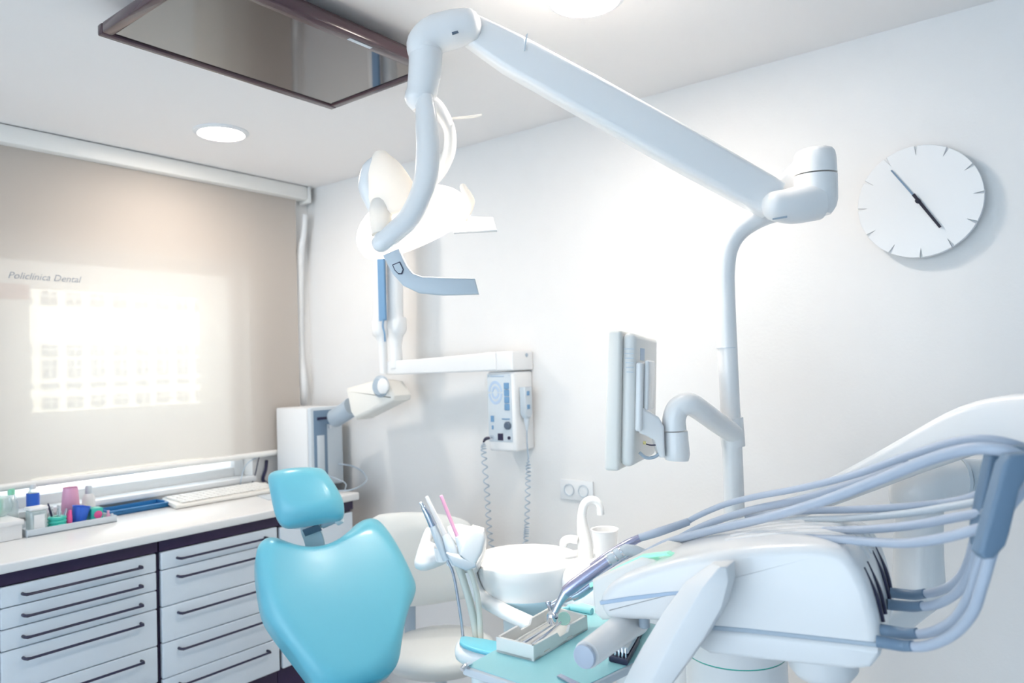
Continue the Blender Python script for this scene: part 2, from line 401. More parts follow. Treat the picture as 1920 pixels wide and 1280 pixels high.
# computer tower
tw = thing('computer_tower', (.17, -.16, CZ), 'white computer tower with grey front standing at the corner end of the worktop', 'computer')
mk('case', bb(.062, .31, -.265, -.065, CZ, CZ+.385, .006), white2_m, tw)
fp = mk('front_panel', bb(.31, .335, -.265, -.065, CZ, CZ+.388, .012, seg=3), lgrey_m, tw)
mk('drive_bay', bb(.332, .337, -.245, -.165, CZ+.04, CZ+.372, .003), holder_m, tw, label='blue grey drive panel')
mk('drive_bay', bb(.332, .338, -.20, -.075, CZ+.30, CZ+.372, .012, seg=3), holder_m, tw)
mk('disc_slot', bb(.336, .341, -.225, -.08, CZ+.325, CZ+.338, .001), navy_m, tw)
mk('power_button', lathe((.336, -.15, CZ+.285), [(.008, 0), (.008, .004), (.004, .006)], (1, 0, 0), 16), chrome_m, tw)
mk('floppy_panel', bb(.335, .340, -.228, -.185, CZ+.06, CZ+.25, .002), lgrey_m, tw)
mk('case_foot', bb(.07, .3, -.25, -.08, CZ-.0002, CZ+.003, 0), dgrey_m, tw)

def cable(name, pts, r, m, label, group='cables on the worktop'):
    return mk(name, tube(pts, r, seg=6, sub=6), m, None, label, 'cable', group)
cable('cable', [V((.02, -.275, CZ+.22)), V((.012, -.33, CZ+.15)), V((.015, -.36, CZ+.06)), V((.05, -.42, CZ+.004)), V((.09, -.52, CZ+.004))], .003, navy_m, 'dark cable dropping from the computer tower beside the window')
cable('cable', [V((.01, -.29, CZ+.12)), V((.03, -.31, CZ+.08)), V((.02, -.32, CZ+.03)), V((.03, -.30, CZ+.004))], .009, navy_m, 'thick dark plug lead behind the computer tower')
cable('cable', [V((.02, -.30, CZ+.16)), V((.05, -.43, CZ+.12)), V((.055, -.47, CZ+.02)), V((.075, -.48, CZ+.012))], .0025, grey_m, 'thin grey keyboard cable hanging to the keyboard')
cable('cable', [V((.345, -.11, CZ+.10)), V((.41, -.08, CZ+.09)), V((.47, -.06, CZ+.06)), V((.56, -.12, CZ+.03)), V((.60, -.24, CZ+.012)), V((.50, -.28, CZ+.004))], .0035, grey_m, 'grey cable looping on the worktop end right of the computer tower')
cable('cable', [V((.36, -.20, CZ+.06)), V((.44, -.15, CZ+.02)), V((.55, -.24, CZ+.004))], .003, grey_m, 'short grey cable lying behind the headrest')

# keyboard
kb = thing('keyboard', (.16, -.61, CZ), 'cream computer keyboard lying on the worktop below the window', 'keyboard')
mk('case', prism([V((.075, -.86, CZ+.03)), V((.25, -.89, CZ+.018)), V((.27, -.42, CZ+.018)), V((.10, -.36, CZ+.03))], (.06, 0, 1), .017, .006), cream_m, kb)
keym = None
for i in range(15):
    for j in range(5):
        x = .102+j*.031+.0; y = -.845+i*.0305+j*.001
        if keym is None: keym = mk('key', box((x, y, CZ+.033-j*.0022), (.026, .026, .006), .002, seg=1), ivory_m, kb); k0 = (x, y)
        else: link_copy(keym, 'key', (x-k0[0], y-k0[1], -j*.0022))
mk('tablet', bb(.075, .26, -.345, -.30, CZ, CZ+.012, .004), blue2_m, None, 'small dark blue pad at the foot of the computer tower', 'pad')
mk('notepad', prism([V((.27, -.52, CZ+.003)), V((.42, -.56, CZ+.003)), V((.43, -.44, CZ+.003)), V((.29, -.41, CZ+.003))], (0, 0, 1), .003, .0005), lgrey_m, None, 'thin grey pad lying on the worktop in front of the keyboard', 'pad')
t = thing('instrument_tray', (.1, -.98, CZ), 'shallow blue tray on the worktop left of the keyboard', 'tray')
b = bmesh.new(); bb(.03, .15, -1.11, -.86, CZ, CZ+.004, 0, b)
for q in ((.03, .036, -1.11, -.86), (.144, .15, -1.11, -.86), (.036, .144, -1.11, -1.104), (.036, .144, -.866, -.86)): bb(*q, CZ, CZ+.022, .002, b)
mk('basin', b, blue2_m, t)
mk('rim', bb(.148, .158, -1.115, -.855, CZ+.016, CZ+.022, .002), blue2_m, t)

# organizer and its contents
org = thing('organizer_tray', (.2, -1.3, CZ), 'clear white organizer tray holding cups on the left of the worktop', 'tray')
b = bmesh.new(); ox0, ox1, oy0, oy1 = .075, .285, -1.455, -1.145
bb(ox0, ox1, oy0, oy1, CZ, CZ+.004, 0, b)
mk('base', b, lgrey_m, org)
for q in ((ox0, ox0+.005, oy0, oy1), (ox1-.006, ox1, oy0, oy1), (ox0+.005, ox1-.006, oy0, oy0+.005), (ox0+.005, ox1-.006, oy1-.005, oy1)):
    mk('side', bb(*q, CZ, CZ+.026, .0015), lgrey_m, org)
Z0 = CZ+.0045
def cupprof(r0, r1, h, th=.0015): return [(r0*.97, 0), (r0, .002), (r1, h), (r1+.002, h+.001), (r1-th, h), (r0-th, .004)]
def cup(name, x, y, r0, r1, h, m, label, cat='cup', tilt=(0, 0, 1), z=Z0):
    return mk(name, lathe((x, y, z), cupprof(r0, r1, h), tilt, 24), m, None, label, cat)
t = thing('storage_jar', (.245, -1.41, Z0), 'square clear jar with white lid at the left end of the organizer tray', 'jar')
mk('body', bb(.22, .275, -1.44, -1.385, Z0, Z0+.085, .008, seg=3), clear_m, t)
mk('lid', bb(.217, .278, -1.443, -1.382, Z0+.085, Z0+.097, .005, seg=3), white2_m, t)
mk('label', bb(.2752, .2758, -1.43, -1.395, Z0+.02, Z0+.07, 0), white2_m, t, flat=True)
t = thing('tape_stack', (.25, -1.345, Z0), 'stack of teal ring rolls in the organizer tray', 'rolls')
for k in range(4): mk('ring', lathe((.25, -1.345, Z0+k*.0125), [(.012, 0), (.028, 0), (.031, .003), (.031, .009), (.028, .0122), (.012, .0122)], seg=24, cap0=False, cap1=False), teal_m, t)
for i, (dx, dy, h, m, lab) in enumerate([(-.012, -.01, .10, navy_m, 'black pen standing in the teal rolls'), (.004, .004, .085, lgrey_m, 'pale pen leaning in the teal rolls'), (.008, .012, .075, chrome_m, 'steel probe standing in the teal rolls')]):
    mk('pen', tube([V((.25+dx*.4, -1.345+dy*.4, Z0+.003)), V((.25+dx*1.1, -1.345+dy*2.0, Z0+h-.02)), V((.25+dx*1.3, -1.345+dy*2.4, Z0+h))], [.004, .004, .002], seg=8, sub=2), m, None, lab, 'pen', 'pens in the teal rolls')
for i in range(3):
    t = thing('glass_vial', (.17, -1.36+i*.026, Z0), ['small glass vial nearest the square jar', 'small glass vial between two others behind the teal rolls', 'small glass vial nearest the pink cup'][i], 'vial', 'glass vials in the organizer')
    mk('body', lathe((.17, -1.36+i*.026, Z0), [(.010, 0), (.010, .05), (.006, .058), (.006, .066)], seg=14), clear_m, t)
    mk('cap', lathe((.17, -1.36+i*.026, Z0+.066), [(.007, 0), (.007, .012), (.005, .013)], seg=14), white2_m, t)
cup('tumbler', .14, -1.255, .036, .026, .135, pink_m, 'pink plastic tumbler turned upside down in the organizer tray')
cup('tumbler', .23, -1.265, .022, .031, .07, blue_m, 'short blue plastic cup leaning in the organizer tray', tilt=(.05, .18, 1))
mk('scaler_tip', tube([V((.255, -1.308, Z0)), V((.252, -1.305, Z0+.03)), V((.25, -1.30, Z0+.06))], [.010, .012, .006], seg=12, sub=4, rnd=(0, 1)), hotpink_m, None, 'magenta oval applicator between the teal rolls and the blue cup', 'applicator')
cup('blue_lid', .215, -1.295, .016, .014, .02, blue_m, 'small blue cap lying at the foot of the magenta applicator', 'cap')
t = thing('wipe_box', (.225, -1.20, Z0), 'small turquoise box with a pink patch in the organizer tray', 'box')
mk('carton', bb(.20, .25, -1.225, -1.18, Z0, Z0+.055, .004), teal_m, t)
mk('patch', lathe((.25, -1.20, Z0+.03), [(.015, 0), (.015, .002), (.010, .003)], (1, 0, 0), 20), hotpink_m, t)
t = thing('dropper_bottle', (.12, -1.18, Z0), 'white bottle with grey cap standing behind the turquoise box', 'bottle')
mk('body', lathe((.12, -1.18, Z0), [(.022, 0), (.024, .005), (.024, .075), (.018, .092), (.012, .098)], seg=24), frost_m, t)
mk('cap', lathe((.12, -1.18, Z0+.098), [(.013, 0), (.013, .028), (.010, .032)], seg=20), lgrey_m, t)
mk('ampoule', lathe((.255, -1.165, Z0), [(.007, 0), (.008, .02), (.004, .032), (.005, .04)], seg=12), pink_m, None, 'tiny pink ampoule at the right end of the organizer tray', 'ampoule')
mk('ampoule', lathe((.265, -1.152-.003, Z0), [(.006, 0), (.006, .02), (.003, .028)], seg=12), lgrey_m, None, 'tiny grey ampoule in the right corner of the organizer tray', 'ampoule')
mk('paper_ball', tube([V((.16, -1.21, Z0)), V((.165, -1.212, Z0+.05))], [.018, .012], seg=12, rnd=(0, 1)), yellow_m, None, 'pale yellow sponge between the pink tumbler and blue cup', 'sponge')
# left of the organizer
t = thing('glove_box', (.15, -1.58, CZ), 'white carton at the left edge of the worktop', 'box')
mk('carton', bb(.03, .28, -1.70, -1.468, CZ, CZ+.062, .004), white2_m, t)
mk('lid', bb(.025, .285, -1.705, -1.463, CZ+.050, CZ+.068, .004), white2_m, t)
bz_ = CZ+.0685
t = thing('glass_jar', (.12, -1.50, bz_), 'round glass jar with green inserts on the white carton', 'jar')
mk('bowl', lathe((.12, -1.50, bz_), [(.03, 0), (.045, .012), (.05, .035), (.044, .065), (.036, .07)], seg=28), clear_m, t)
for dx, dy in ((.0, -.012), (.01, .01), (-.012, .004)): mk('insert', tube([V((.12+dx, -1.50+dy, bz_+.006)), V((.12+dx, -1.50+dy*1.3, bz_+.06))], .008, seg=10, rnd=(0, 1)), green_m, t)
t = thing('mouthwash_bottle', (.12, -1.44, CZ), 'clear bottle with a blue label behind the square jar', 'bottle')
t.location = (.045, -1.352, CZ); WL[t.name] = V(t.location)
mk('body', lathe((.045, -1.352, CZ), [(.021, 0), (.022, .006), (.022, .115), (.014, .135), (.011, .14)], seg=24), clear_m, t)
mk('label', lathe((.045, -1.352, CZ+.075), [(.0225, 0), (.0225, .05)], seg=24, cap0=False, cap1=False), blue_m, t)
mk('cap', lathe((.045, -1.352, CZ+.14), [(.012, 0), (.012, .018), (.009, .02)], seg=20), white2_m, t)
t = thing('mouthwash_bottle', (.045, -1.425, CZ), 'clear bottle with a green cap, between the round glass jar and the blue labelled bottle', 'bottle')
mk('body', lathe((.045, -1.425, CZ), [(.02, 0), (.022, .005), (.022, .10), (.014, .125), (.011, .13)], seg=20), clear_m, t)
mk('cap', lathe((.045, -1.425, CZ+.13), [(.012, 0), (.012, .02), (.009, .022)], seg=16), green_m, t)

# ------------------------------------------------------------------ wall clock
ck = thing('wall_clock', (2.932, 0, 1.955), 'round white wall clock with notched rim and dark hands', 'clock')
cc = V((2.932, -.045, 1.955)); cr = .165; pts = []
for h_ in range(12):
    a0 = math.radians(90-30*h_)
    for k in range(10):
        if k == 0:
            for da, rr in ((.022, cr), (0, cr-.028), (-.022, cr)):
                pts.append(cc+V((math.cos(a0+da)*rr, 0, math.sin(a0+da)*rr)))
        else:
            a = a0-math.radians(3*k); pts.append(cc+V((math.cos(a)*cr, 0, math.sin(a)*cr)))
mk('dial', prism(pts, (0, -1, 0), .022, .0012, seg=1), white2_m, ck)
mk('dial_backing', lathe((2.932, -.030, 1.955), [(.1645, 0), (.1645, .004)], (0, -1, 0), 60), white2_m, ck)
mk('back_mount', lathe((2.932, -.002, 1.955), [(.06, 0), (.06, .025)], (0, -1, 0), 24), lgrey_m, ck)
def hand(name, a, b_, w, m, y):
    a = AX(*a, 1, y); b_ = AX(*b_, 1, y); d = (b_-a).normalized(); s = V((d.z, 0, -d.x))*w/2
    mk(name, prism([a+s, a-s, b_-s*.8, b_+s*.8], (0, -1, 0), .0015, .0002, seg=1), m, ck)
hand('minute_hand', (1733, 389), (1671, 319), .0055, holder_m, -.052)
hand('hour_hand', (1712, 364), (1763, 426), .009, gap_m, -.055)
mk('hub', lathe((cc.x, -.046, cc.z), [(.007, 0), (.007, .012), (.004, .013)], (0, -1, 0), 16), gap_m, ck)

# double socket
st = thing('wall_socket', (1.678, 0, .97), 'white double power socket on the wall above the tap', 'socket')
mk('plate', box((1.678, -.005, 1.011), (.156, .010, .080), .004), white2_m, st)
for xx in (1.645, 1.712):
    r = mk('outlet', lathe((xx, -.011, 1.011), [(.024, 0), (.024, .003), (.021, .003), (.019, -.006), (.002, -.006)], (0, -1, 0), 28, cap0=False), lgrey_m, st)
    for dx in (-.008, .008): mk('pin_hole', lathe((xx+dx, -.005, 1.011), [(.003, 0), (.003, .0012)], (0, -1, 0), 10), dgrey_m, r)

# ------------------------------------------------------------------ x-ray unit on the wall
xr = thing('xray_unit', (1.41, 0, 1.17), 'white wall mounted dental x-ray with folded arm and control box', 'x-ray unit')
BXF = -.13
xb = mk('control_box', bb(1.335, 1.478, BXF, -.002, 1.165, 1.49, .012, seg=3), white_m, xr)
pn = mk('front_panel', bb(1.340, 1.462, BXF-.003, BXF+.002, 1.205, 1.482, .002), lgrey_m, xr)
def onbox(px, py): return AX(px, py, 1, BXF-.004)
yb = BXF-.0045
cx_, cz_ = 1.382, 1.405
for r1, r2 in ((.036, .027), (.020, .012)):
    for a0, a1 in ((5, 175), (185, 355)):
        o_ = [V((cx_+r1*math.cos(math.radians(a0+(a1-a0)*k/14)), yb, cz_+1.35*r1*math.sin(math.radians(a0+(a1-a0)*k/14)))) for k in range(15)]
        i_ = [V((cx_+r2*math.cos(math.radians(a1-(a1-a0)*k/14)), yb, cz_+1.35*r2*math.sin(math.radians(a1-(a1-a0)*k/14)))) for k in range(15)]
        mk('tooth_arch', prism(o_+i_, (0, -1, 0), .002, .0002, seg=1), print2_m, pn)
for k in range(4): mk('button', box((1.441, BXF-.004, 1.432-k*.0285), (.026, .004, .026), .002), print_m, pn)
for (x_, z_, w_, h_, m_) in ((1.362, 1.298, .016, .026, print_m), (1.362, 1.263, .008, .016, print_m), (1.433, 1.298, .04, .004, print_m), (1.402, 1.225, .027, .028, navy_m), (1.395, 1.472, .07, .003, print2_m)):
    mk('marking', box((x_, BXF-.004, z_), (w_, .003, h_), .0005, seg=1), m_, pn)
mk('dial_knob', lathe((1.443, BXF-.003, 1.272), [(.016, 0), (.016, .008), (.012, .012)], (0, -1, 0), 24), dgrey_m, pn)
mk('button', lathe((1.447, BXF-.003, 1.222), [(.007, 0), (.007, .004), (.004, .005)], (0, -1, 0), 16), navy_m, pn)
mk('plug', lathe((1.358, BXF-.003, 1.221), [(.010, 0), (.010, .014), (.007, .02)], (0, -1, 0), 16), chrome_m, pn)
for x_, z_ in ((1.347, 1.474), (1.455, 1.474), (1.347, 1.212), (1.455, 1.212)): mk('screw', lathe((x_, BXF-.003, z_), [(.003, 0), (.002, .0015)], (0, -1, 0), 8), grey_m, pn)
# bracket + horizontal arm
mk('wall_bracket', bb(1.33, 1.485, -.145, -.002, 1.493, 1.572, .008, seg=3), white_m, xr)
mk('bracket_screw', lathe((1.486, -.05, 1.555), [(.008, 0), (.006, .003)], (1, 0, 0), 12), grey_m, xr)
aL = AX(730, 690, 1, -.17)
mk('horizontal_arm', sweep([V((1.40, -.12, 1.533)), V((aL.x+.3, -.145, aL.z+.005)), aL], [(.06, .078), (.055, .068), (.05, .062)], (0, 0, 1), .15), white_m, xr)
ya = -.17
def X(px, py, y=ya): return AX(px, py, 1, y)
mk('pivot_post', tube([X(743, 690), X(743, 668), X(742, 645)], [.028, .028, .026], seg=16, sub=1), white_m, xr)
mk('upper_arm', tube([X(742, 650), X(742, 628), X(744, 618), X(744, 602), X(741, 590), X(740, 440), X(738, 415)], [.028, .036, .046, .046, .038, .038, .036], seg=16, sub=2, flat=.9), white_m, xr)
mk('forearm', tube([X(712, 428, -.20), X(713, 590, -.20), X(712, 602, -.20), X(714, 625, -.20), X(717, 640, -.20), X(719, 700, -.20)], [.03, .032, .040, .040, .022, .020], seg=16, sub=2, flat=.9), white_m, xr)
mk('slot_strip', sweep([X(713, 430, -.235), X(718, 601, -.235)], [(.042, .012), (.042, .012)], (0, -1, 0), .2), print_m, xr, label='blue grey channel down the folded arm')
mk('elbow_cap', tube([X(712, 430, -.20), X(740, 424, -.17)], [.04, .04], seg=16, rnd=(1, 1)), white_m, xr)
mk('cable', tube([X(719, 598, -.25), X(718, 612, -.25), X(721, 625, -.25), X(722, 640, -.245)], .004, seg=6, sub=4), print_m, xr)
hd = [(648, 727), (703, 712), (722, 716), (737, 742), (735, 752), (666, 787), (655, 772)]
hp = X(695, 750, -.20)
mk('tube_head', prism([PL(x, y, hp+V((0, -.05, 0)), V((0, -1, 0))) for x, y in hd], (0, -1, 0), .12, .02, seg=4), cream_m, xr)
mk('collimator_cone', tube([X(660, 762, -.19), X(650, 770, -.19), X(628, 784, -.19)], [.045, .045, .045], seg=24, sub=1, rnd=(0, .3)), grey_m, xr)
mk('pivot_knob', lathe(X(716, 724, -.245), [(.048, 0), (.048, .012), (.040, .02), (.036, .024)], (0, -1, 0), 28), grey_m, xr)
mk('knob_cap', lathe(X(719, 724, -.268), [(.034, 0), (.034, .006), (.028, .010)], (0, -1, 0), 28), white_m, xr)
# handset with coiled leads
def coil(pts, r, turns, tr=.0022):
    p, _ = smooth_path([V(q) for q in pts], [0]*len(pts), 20); out = []
    N = turns*10
    for k in range(N+1):
        f_ = k/N*(len(p)-1); i = min(int(f_), len(p)-2); c = p[i].lerp(p[i+1], f_-i); a = 2*math.pi*turns*k/N
        e = min(1, k/N*12, (N-k)/N*12); out.append(c+V((math.cos(a), math.sin(a)*.8, 0))*r*e)
    return out
hs = thing('exposure_handset', (1.50, -.08, 1.2), 'grey exposure handset hanging on the side of the x-ray control box', 'handset')
mk('grip', prism([V((1.482, -.105, 1.425)), V((1.482, -.055, 1.425)), V((1.482, -.055, 1.318)), V((1.482, -.068, 1.30)), V((1.482, -.092, 1.30)), V((1.482, -.105, 1.318))][::-1], (-1, 0, 0), .03, .006), lgrey_m, hs)
mk('neck', tube([V((1.497, -.08, 1.303)), V((1.497, -.08, 1.27)), V((1.497, -.08, 1.25))], [.013, .008, .004], seg=12, sub=1), lgrey_m, hs)
for z_ in (1.40, 1.345): mk('button', box((1.513, -.085, z_), (.004, .018, .018), .002), print_m, hs)
q = [V((1.497, -.08, 1.25)), V((1.496, -.08, 1.19)), V((1.50, -.08, 1.14))]
mk('lead', tube(q, .0028, seg=6, sub=4), grey_m, hs)
mk('coiled_lead', tube(coil([V((1.50, -.08, 1.14)), AX(990, 900, 1, -.08), AX(988, 980, 1, -.08), AX(986, 1012, 1, -.08), AX(981, 1090, 1, -.08), AX(978, 1160, 1, -.08)], .0105, 30), .0026, seg=5, sub=1), grey_m, hs)
xl = thing('coiled_cable', (1.30, -.15, .6), 'coiled blue grey cable hanging from the plug of the x-ray control box', 'cable')
mk('plug_end', tube([V((1.358, BXF-.02, 1.221)), V((1.345, BXF-.03, 1.218)), V((1.333, BXF-.03, 1.205))], [.006, .007, .004], seg=8, sub=3), navy_m, xl)
mk('coiled_lead', tube(coil([V((1.333, BXF-.03, 1.205)), AX(907, 850, 1, BXF-.03), AX(913, 920, 1, BXF-.03), AX(917, 985, 1, BXF-.03), AX(924, 1040, 1, BXF-.03), AX(931, 1095, 1, BXF-.03), AX(936, 1150, 1, BXF-.03)], .0115, 26), .0026, seg=5, sub=1), grey_m, xl)

# ------------------------------------------------------------------ operating light on its pole
D = 1.95
opl = thing('operating_light', P(1380, 1100, D), 'white operating light on a bent pole with long spring arm, lit lamp head', 'operating light')
WL[opl.name] = V(opl.location)
mk('pole', tube([P(1378, 1230, D), P(1377, 960, D), P(1366, 700, D), P(1360, 560, D), P(1359, 505, D), P(1366, 462, D), P(1388, 430, D), P(1430, 405, D), P(1480, 390, D)], [.0275, .0265, .0255, .0255, .0265, .027, .027, .027, .027], seg=24, sub=6), white_m, opl)
mk('pole_seam', lathe(P(1363, 652, D), [(.0262, -.0008), (.0262, .0008)], (0, 0, 1), 24), lgrey_m, opl)
base_k = P(1530, 360, 1.92)
zt = V((0, 0, 1))
k1 = mk('base_knuckle', tube([P(1531, 402, 1.90), P(1531, 390, 1.90), P(1530, 375, 1.90), P(1529, 330, 1.90)], [.034, .047, .0525, .053], seg=32, sub=2), white_m, opl)
mk('knuckle_cap', tube([P(1529, 327, 1.90), P(1528, 300, 1.90), P(1527, 288, 1.90)], [.0525, .0515, .049], seg=32, sub=1, rnd=(0, .35)), white_m, opl)
mk('knuckle_link', tube([P(1452, 386, 1.86), P(1485, 386, 1.87), P(1528, 376, 1.89)], [.038, .046, .051], seg=24, sub=4, rnd=(.8, 0), flat=.9), white_m, opl)
mk('knuckle_web', prism([P(1448, 348, 1.94), P(1492, 300, 1.94), P(1505, 285, 1.94), P(1520, 300, 1.94), P(1515, 380, 1.94), P(1465, 390, 1.94)], -FW, .03, .01), white_m, opl)
mk('slot', prism([P(1449, 412, 1.815), P(1476, 408, 1.82), P(1476, 404, 1.82), P(1449, 409, 1.815)], -FW, .004, .0005, seg=1), grey_m, opl)
# spring arm
upv = (UP*.88+RT*.48)
arm_pts = [P(1450, 376, 1.90), P(1300, 292, 1.90), P(1100, 180, 1.895), P(960, 103, 1.89), P(882, 57, 1.885)]
mk('spring_arm', sweep(arm_pts, [(.062, .098), (.064, .106), (.064, .106), (.06, .10), (.054, .078)], upv, .28), white_m, opl)
mk('arm_seam', prism([P(1046-80+20, 65, 1.855), P(1046-76+20, 62, 1.855), P(985, 95, 1.855), P(982, 95, 1.855)], -FW, .003, .0004, seg=1), lgrey_m, opl)
mk('arm_end_housing', tube([P(878, 48, 1.86), P(850, 55, 1.86), P(815, 66, 1.86), P(797, 84, 1.86), P(798, 102, 1.86)], [.042, .047, .047, .046, .043], seg=24, sub=5, rnd=(.8, 0)), white_m, opl)
mk('swivel_collar', tube([P(798, 84, 1.86), P(798, 97, 1.86)], [.0445, .0445], seg=28, sub=1), white_m, opl)
mk('swivel_body', tube([P(798, 98, 1.86), P(797, 130, 1.86), P(791, 172, 1.86), P(786, 186, 1.86), P(790, 204, 1.86)], [.0425, .0415, .038, .037, .022], seg=28, sub=4), white_m, opl)
mk('arm_slot', prism([P(847, 60, 1.805), P(858, 57, 1.805), P(860, 61, 1.805), P(848, 65, 1.805)], -FW, .004, .0005, seg=1), dgrey_m, opl)
# yoke
mk('yoke_front', tube([P(796, 185, 1.845), P(800, 235, 1.82), P(802, 290, 1.79), P(795, 350, 1.765), P(770, 405, 1.75), P(740, 435, 1.745), P(717, 453, 1.745)], [.024, .030, .031, .031, .030, .028, .027], seg=24, sub=6, flat=.85, rnd=(0, 1)), white_m, opl)
mk('yoke_back', tube([P(802, 185, 1.86), P(825, 208, 1.90), P(843, 245, 1.94), P(842, 285, 1.96), P(825, 322, 1.97), P(800, 350, 1.97)], [.022, .022, .020, .022, .022, .020], seg=20, sub=6, flat=.7), white_m, opl)
mk('release_lever', tube([P(838, 228, 1.93), P(850, 222, 1.93), P(885, 219, 1.92), P(903, 215, 1.92)], [.003, .003, .004, .0025], seg=8, sub=4), shade_m, opl)
# reflector dish: long shallow bowl opening down towards the patient
hc = P(772, 420, 1.86)
lx = (P(868, 375, 1.82)-P(664, 462, 1.90)).normalized()           # long axis
beam = (V((2.19, -.66, 1.03))-hc).normalized()                       # where the light points
beam = (beam-lx*beam.dot(lx)).normalized(); ly = beam.cross(lx)
def dish(a_, b_, h_, s0=1.0):
    return [(s, -h_*math.sqrt(max(0, 1-(s/s0)**2))) for s in (.06, .2, .35, .5, .65, .78, .88, .95, .985, 1.0)]
A_, B_ = .152, .105
mk('reflector', lathe(hc, dish(1, 1, .085), beam, 40, sx=A_, sy=B_, cap0=True, cap1=False, xdir=lx), shade_m, opl, sharp=180)
mk('front_shield', lathe(hc+beam*.002, [(1.0, 0), (.98, .02), (.9, .036), (.7, .047), (.4, .053), (.1, .055)], beam, 40, sx=A_, sy=B_, cap0=False, xdir=lx), shield_m, opl, sharp=180)
mk('lamp_bulb', lathe(hc-beam*.03, [(.02, -.03), (.045, -.02), (.05, 0), (.045, .02), (.02, .03)], beam, 20), bulb_m, opl)
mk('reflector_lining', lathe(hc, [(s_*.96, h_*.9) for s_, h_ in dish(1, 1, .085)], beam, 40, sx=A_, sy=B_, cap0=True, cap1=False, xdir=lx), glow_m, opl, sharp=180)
mk('bulb_housing', tube([P(742, 398, 1.80), P(735, 360, 1.80), P(722, 320, 1.81), P(714, 296, 1.82)], [.056, .058, .042, .022], seg=24, sub=5, rnd=(.3, .8)), shade_m, opl)
mk('housing_side', tube([P(700, 392, 1.815), P(690, 352, 1.82), P(697, 318, 1.825), P(710, 296, 1.825)], [.014, .024, .024, .012], seg=18, sub=5, rnd=(.6, .6)), white_m, opl)
mk('bulb_socket', tube([P(716, 440, 1.755), P(714, 400, 1.765), P(716, 382, 1.77)], [.024, .028, .026], seg=20, sub=4, rnd=(0, .5)), shade_m, opl)
mk('reflector_rib', tube([P(868, 350, 1.84), P(880, 378, 1.83), P(872, 410, 1.83)], [.008, .014, .008], seg=12, sub=5, rnd=(1, 1)), shade_m, opl)
def handle(outline, d0, thick, name):
    return mk(name, prism([P(x, y, d0) for x, y in outline], -FW, thick, .005, seg=3), lgrey_m if name == 'grip_front' else white_m, opl)
h1 = handle([(717, 478), (747, 465), (762, 497), (774, 512), (792, 518), (890, 521), (898, 551), (830, 553), (785, 549), (755, 535), (735, 512)], 1.735, .03, 'grip_front')
bx0 = P(746, 503, 1.732)
mk('badge', prism([P(735, 496, 1.733), P(750, 490, 1.733), P(757, 505, 1.733), P(754, 514, 1.733), P(747, 514, 1.733), P(740, 507, 1.733)], -FW, .002, .0003, seg=1), navy_m, h1)
mk('badge_face', prism([P(737, 497, 1.732), P(749, 492, 1.732), P(755, 505, 1.732), P(752, 512, 1.732), P(747, 512, 1.732), P(741, 506, 1.732)], -FW, .002, .0003, seg=1), lgrey_m, h1)
handle([(842, 405), (924, 406), (932, 432), (850, 436)], 1.90, .03, 'grip_back')
ld = bpy.data.lights.new('lamp_beam', 'SPOT'); ld.energy = 9; ld.spot_size = math.radians(62); ld.spot_blend = .7; ld.shadow_soft_size = .05; ld.color = (1, .94, .84)
lo = bpy.data.objects.new('lamp_beam', ld); COL.objects.link(lo); lo.parent = opl
lo.location = hc+beam*.065-V(opl.location); lo.rotation_euler = beam.to_track_quat('-Z', 'Y').to_euler()

# ------------------------------------------------------------------ monitor on the pole
mo = thing('monitor', P(1375, 850, D), 'white flat monitor seen from its side, on a bent arm from the lamp pole', 'monitor')
WL[mo.name] = V(mo.location)
# panel frame: thickness axis to the right, screen facing left
c0 = P(1155, 752, 1.78)
sx_ = (RT*.93-FW*.37).normalized(); sx_.z = 0; sx_.normalize()          # back normal of the screen (towards arm)
sy_ = V((-sx_.y, sx_.x, 0))                                             # along the width, away from camera
tl = -.055
def mb(t0, t1, w0, w1, h0, h1, bev, bm=None):
    rot = Matrix((sx_, sy_, V((0, 0, 1)))).transposed()
    tilt = Matrix.Rotation(.04, 3, RT) if False else Matrix.Identity(3)
    lean = Matrix.Rotation(math.radians(3.2), 3, FW)
    R_ = lean @ rot
    return box(c0+R_ @ V(((t0+t1)/2, (w0+w1)/2, (h0+h1)/2)), (t1-t0, w1-w0, h1-h0), bev, R_, 3, bm)
mk('panel', mb(-.022, .014, -.02, .30, -.165, .17, .008), cream_m, mo)
mk('screen', mb(-.0235, -.0215, 0, .28, -.145, .15, .001), screen_m, mo)
bk = mk('back_shell', mb(.012, .046, -.004, .28, -.155, .165, .016), ivory_m, mo)
for k in range(6): mk('vent', mb(.018+.0015*k, .042, -.0055, -.0035, .125-.011*k, .127-.011*k, 0), lgrey_m, bk)
mk('rating_label', mb(.0455, .0468, .05, .10, .10, .13, 0), print2_m, bk)
mk('mount_plate', mb(.046, .062, .0, .12, -.07, .095, .006), white_m, mo)
mk('mount_handle', mb(.062, .074, .02, .10, -.02, .10, .005), white_m, mo)
mk('mount_bracket', prism([P(1212, 768, 1.77), P(1236, 782, 1.77), P(1246, 800, 1.77), P(1248, 858, 1.77), P(1238, 858, 1.77), P(1228, 826, 1.77), P(1214, 818, 1.77), P(1199, 812, 1.77), P(1200, 760, 1.77)], -FW, .05, .006), white_m, mo)
mk('cable', tube([P(1199, 848, 1.78), P(1212, 858, 1.78), P(1228, 856, 1.78), P(1240, 846, 1.78)], .004, seg=8, sub=5), grey_m, mo)
mk('cable', tube([P(1206, 830, 1.78), P(1218, 834, 1.78), P(1232, 834, 1.78)], .0015, seg=6, sub=4), navy_m, mo)
mk('connector', lathe(P(1206, 830, 1.78), [(.004, 0), (.004, .006)], RT, 10), yellow_m, mo)
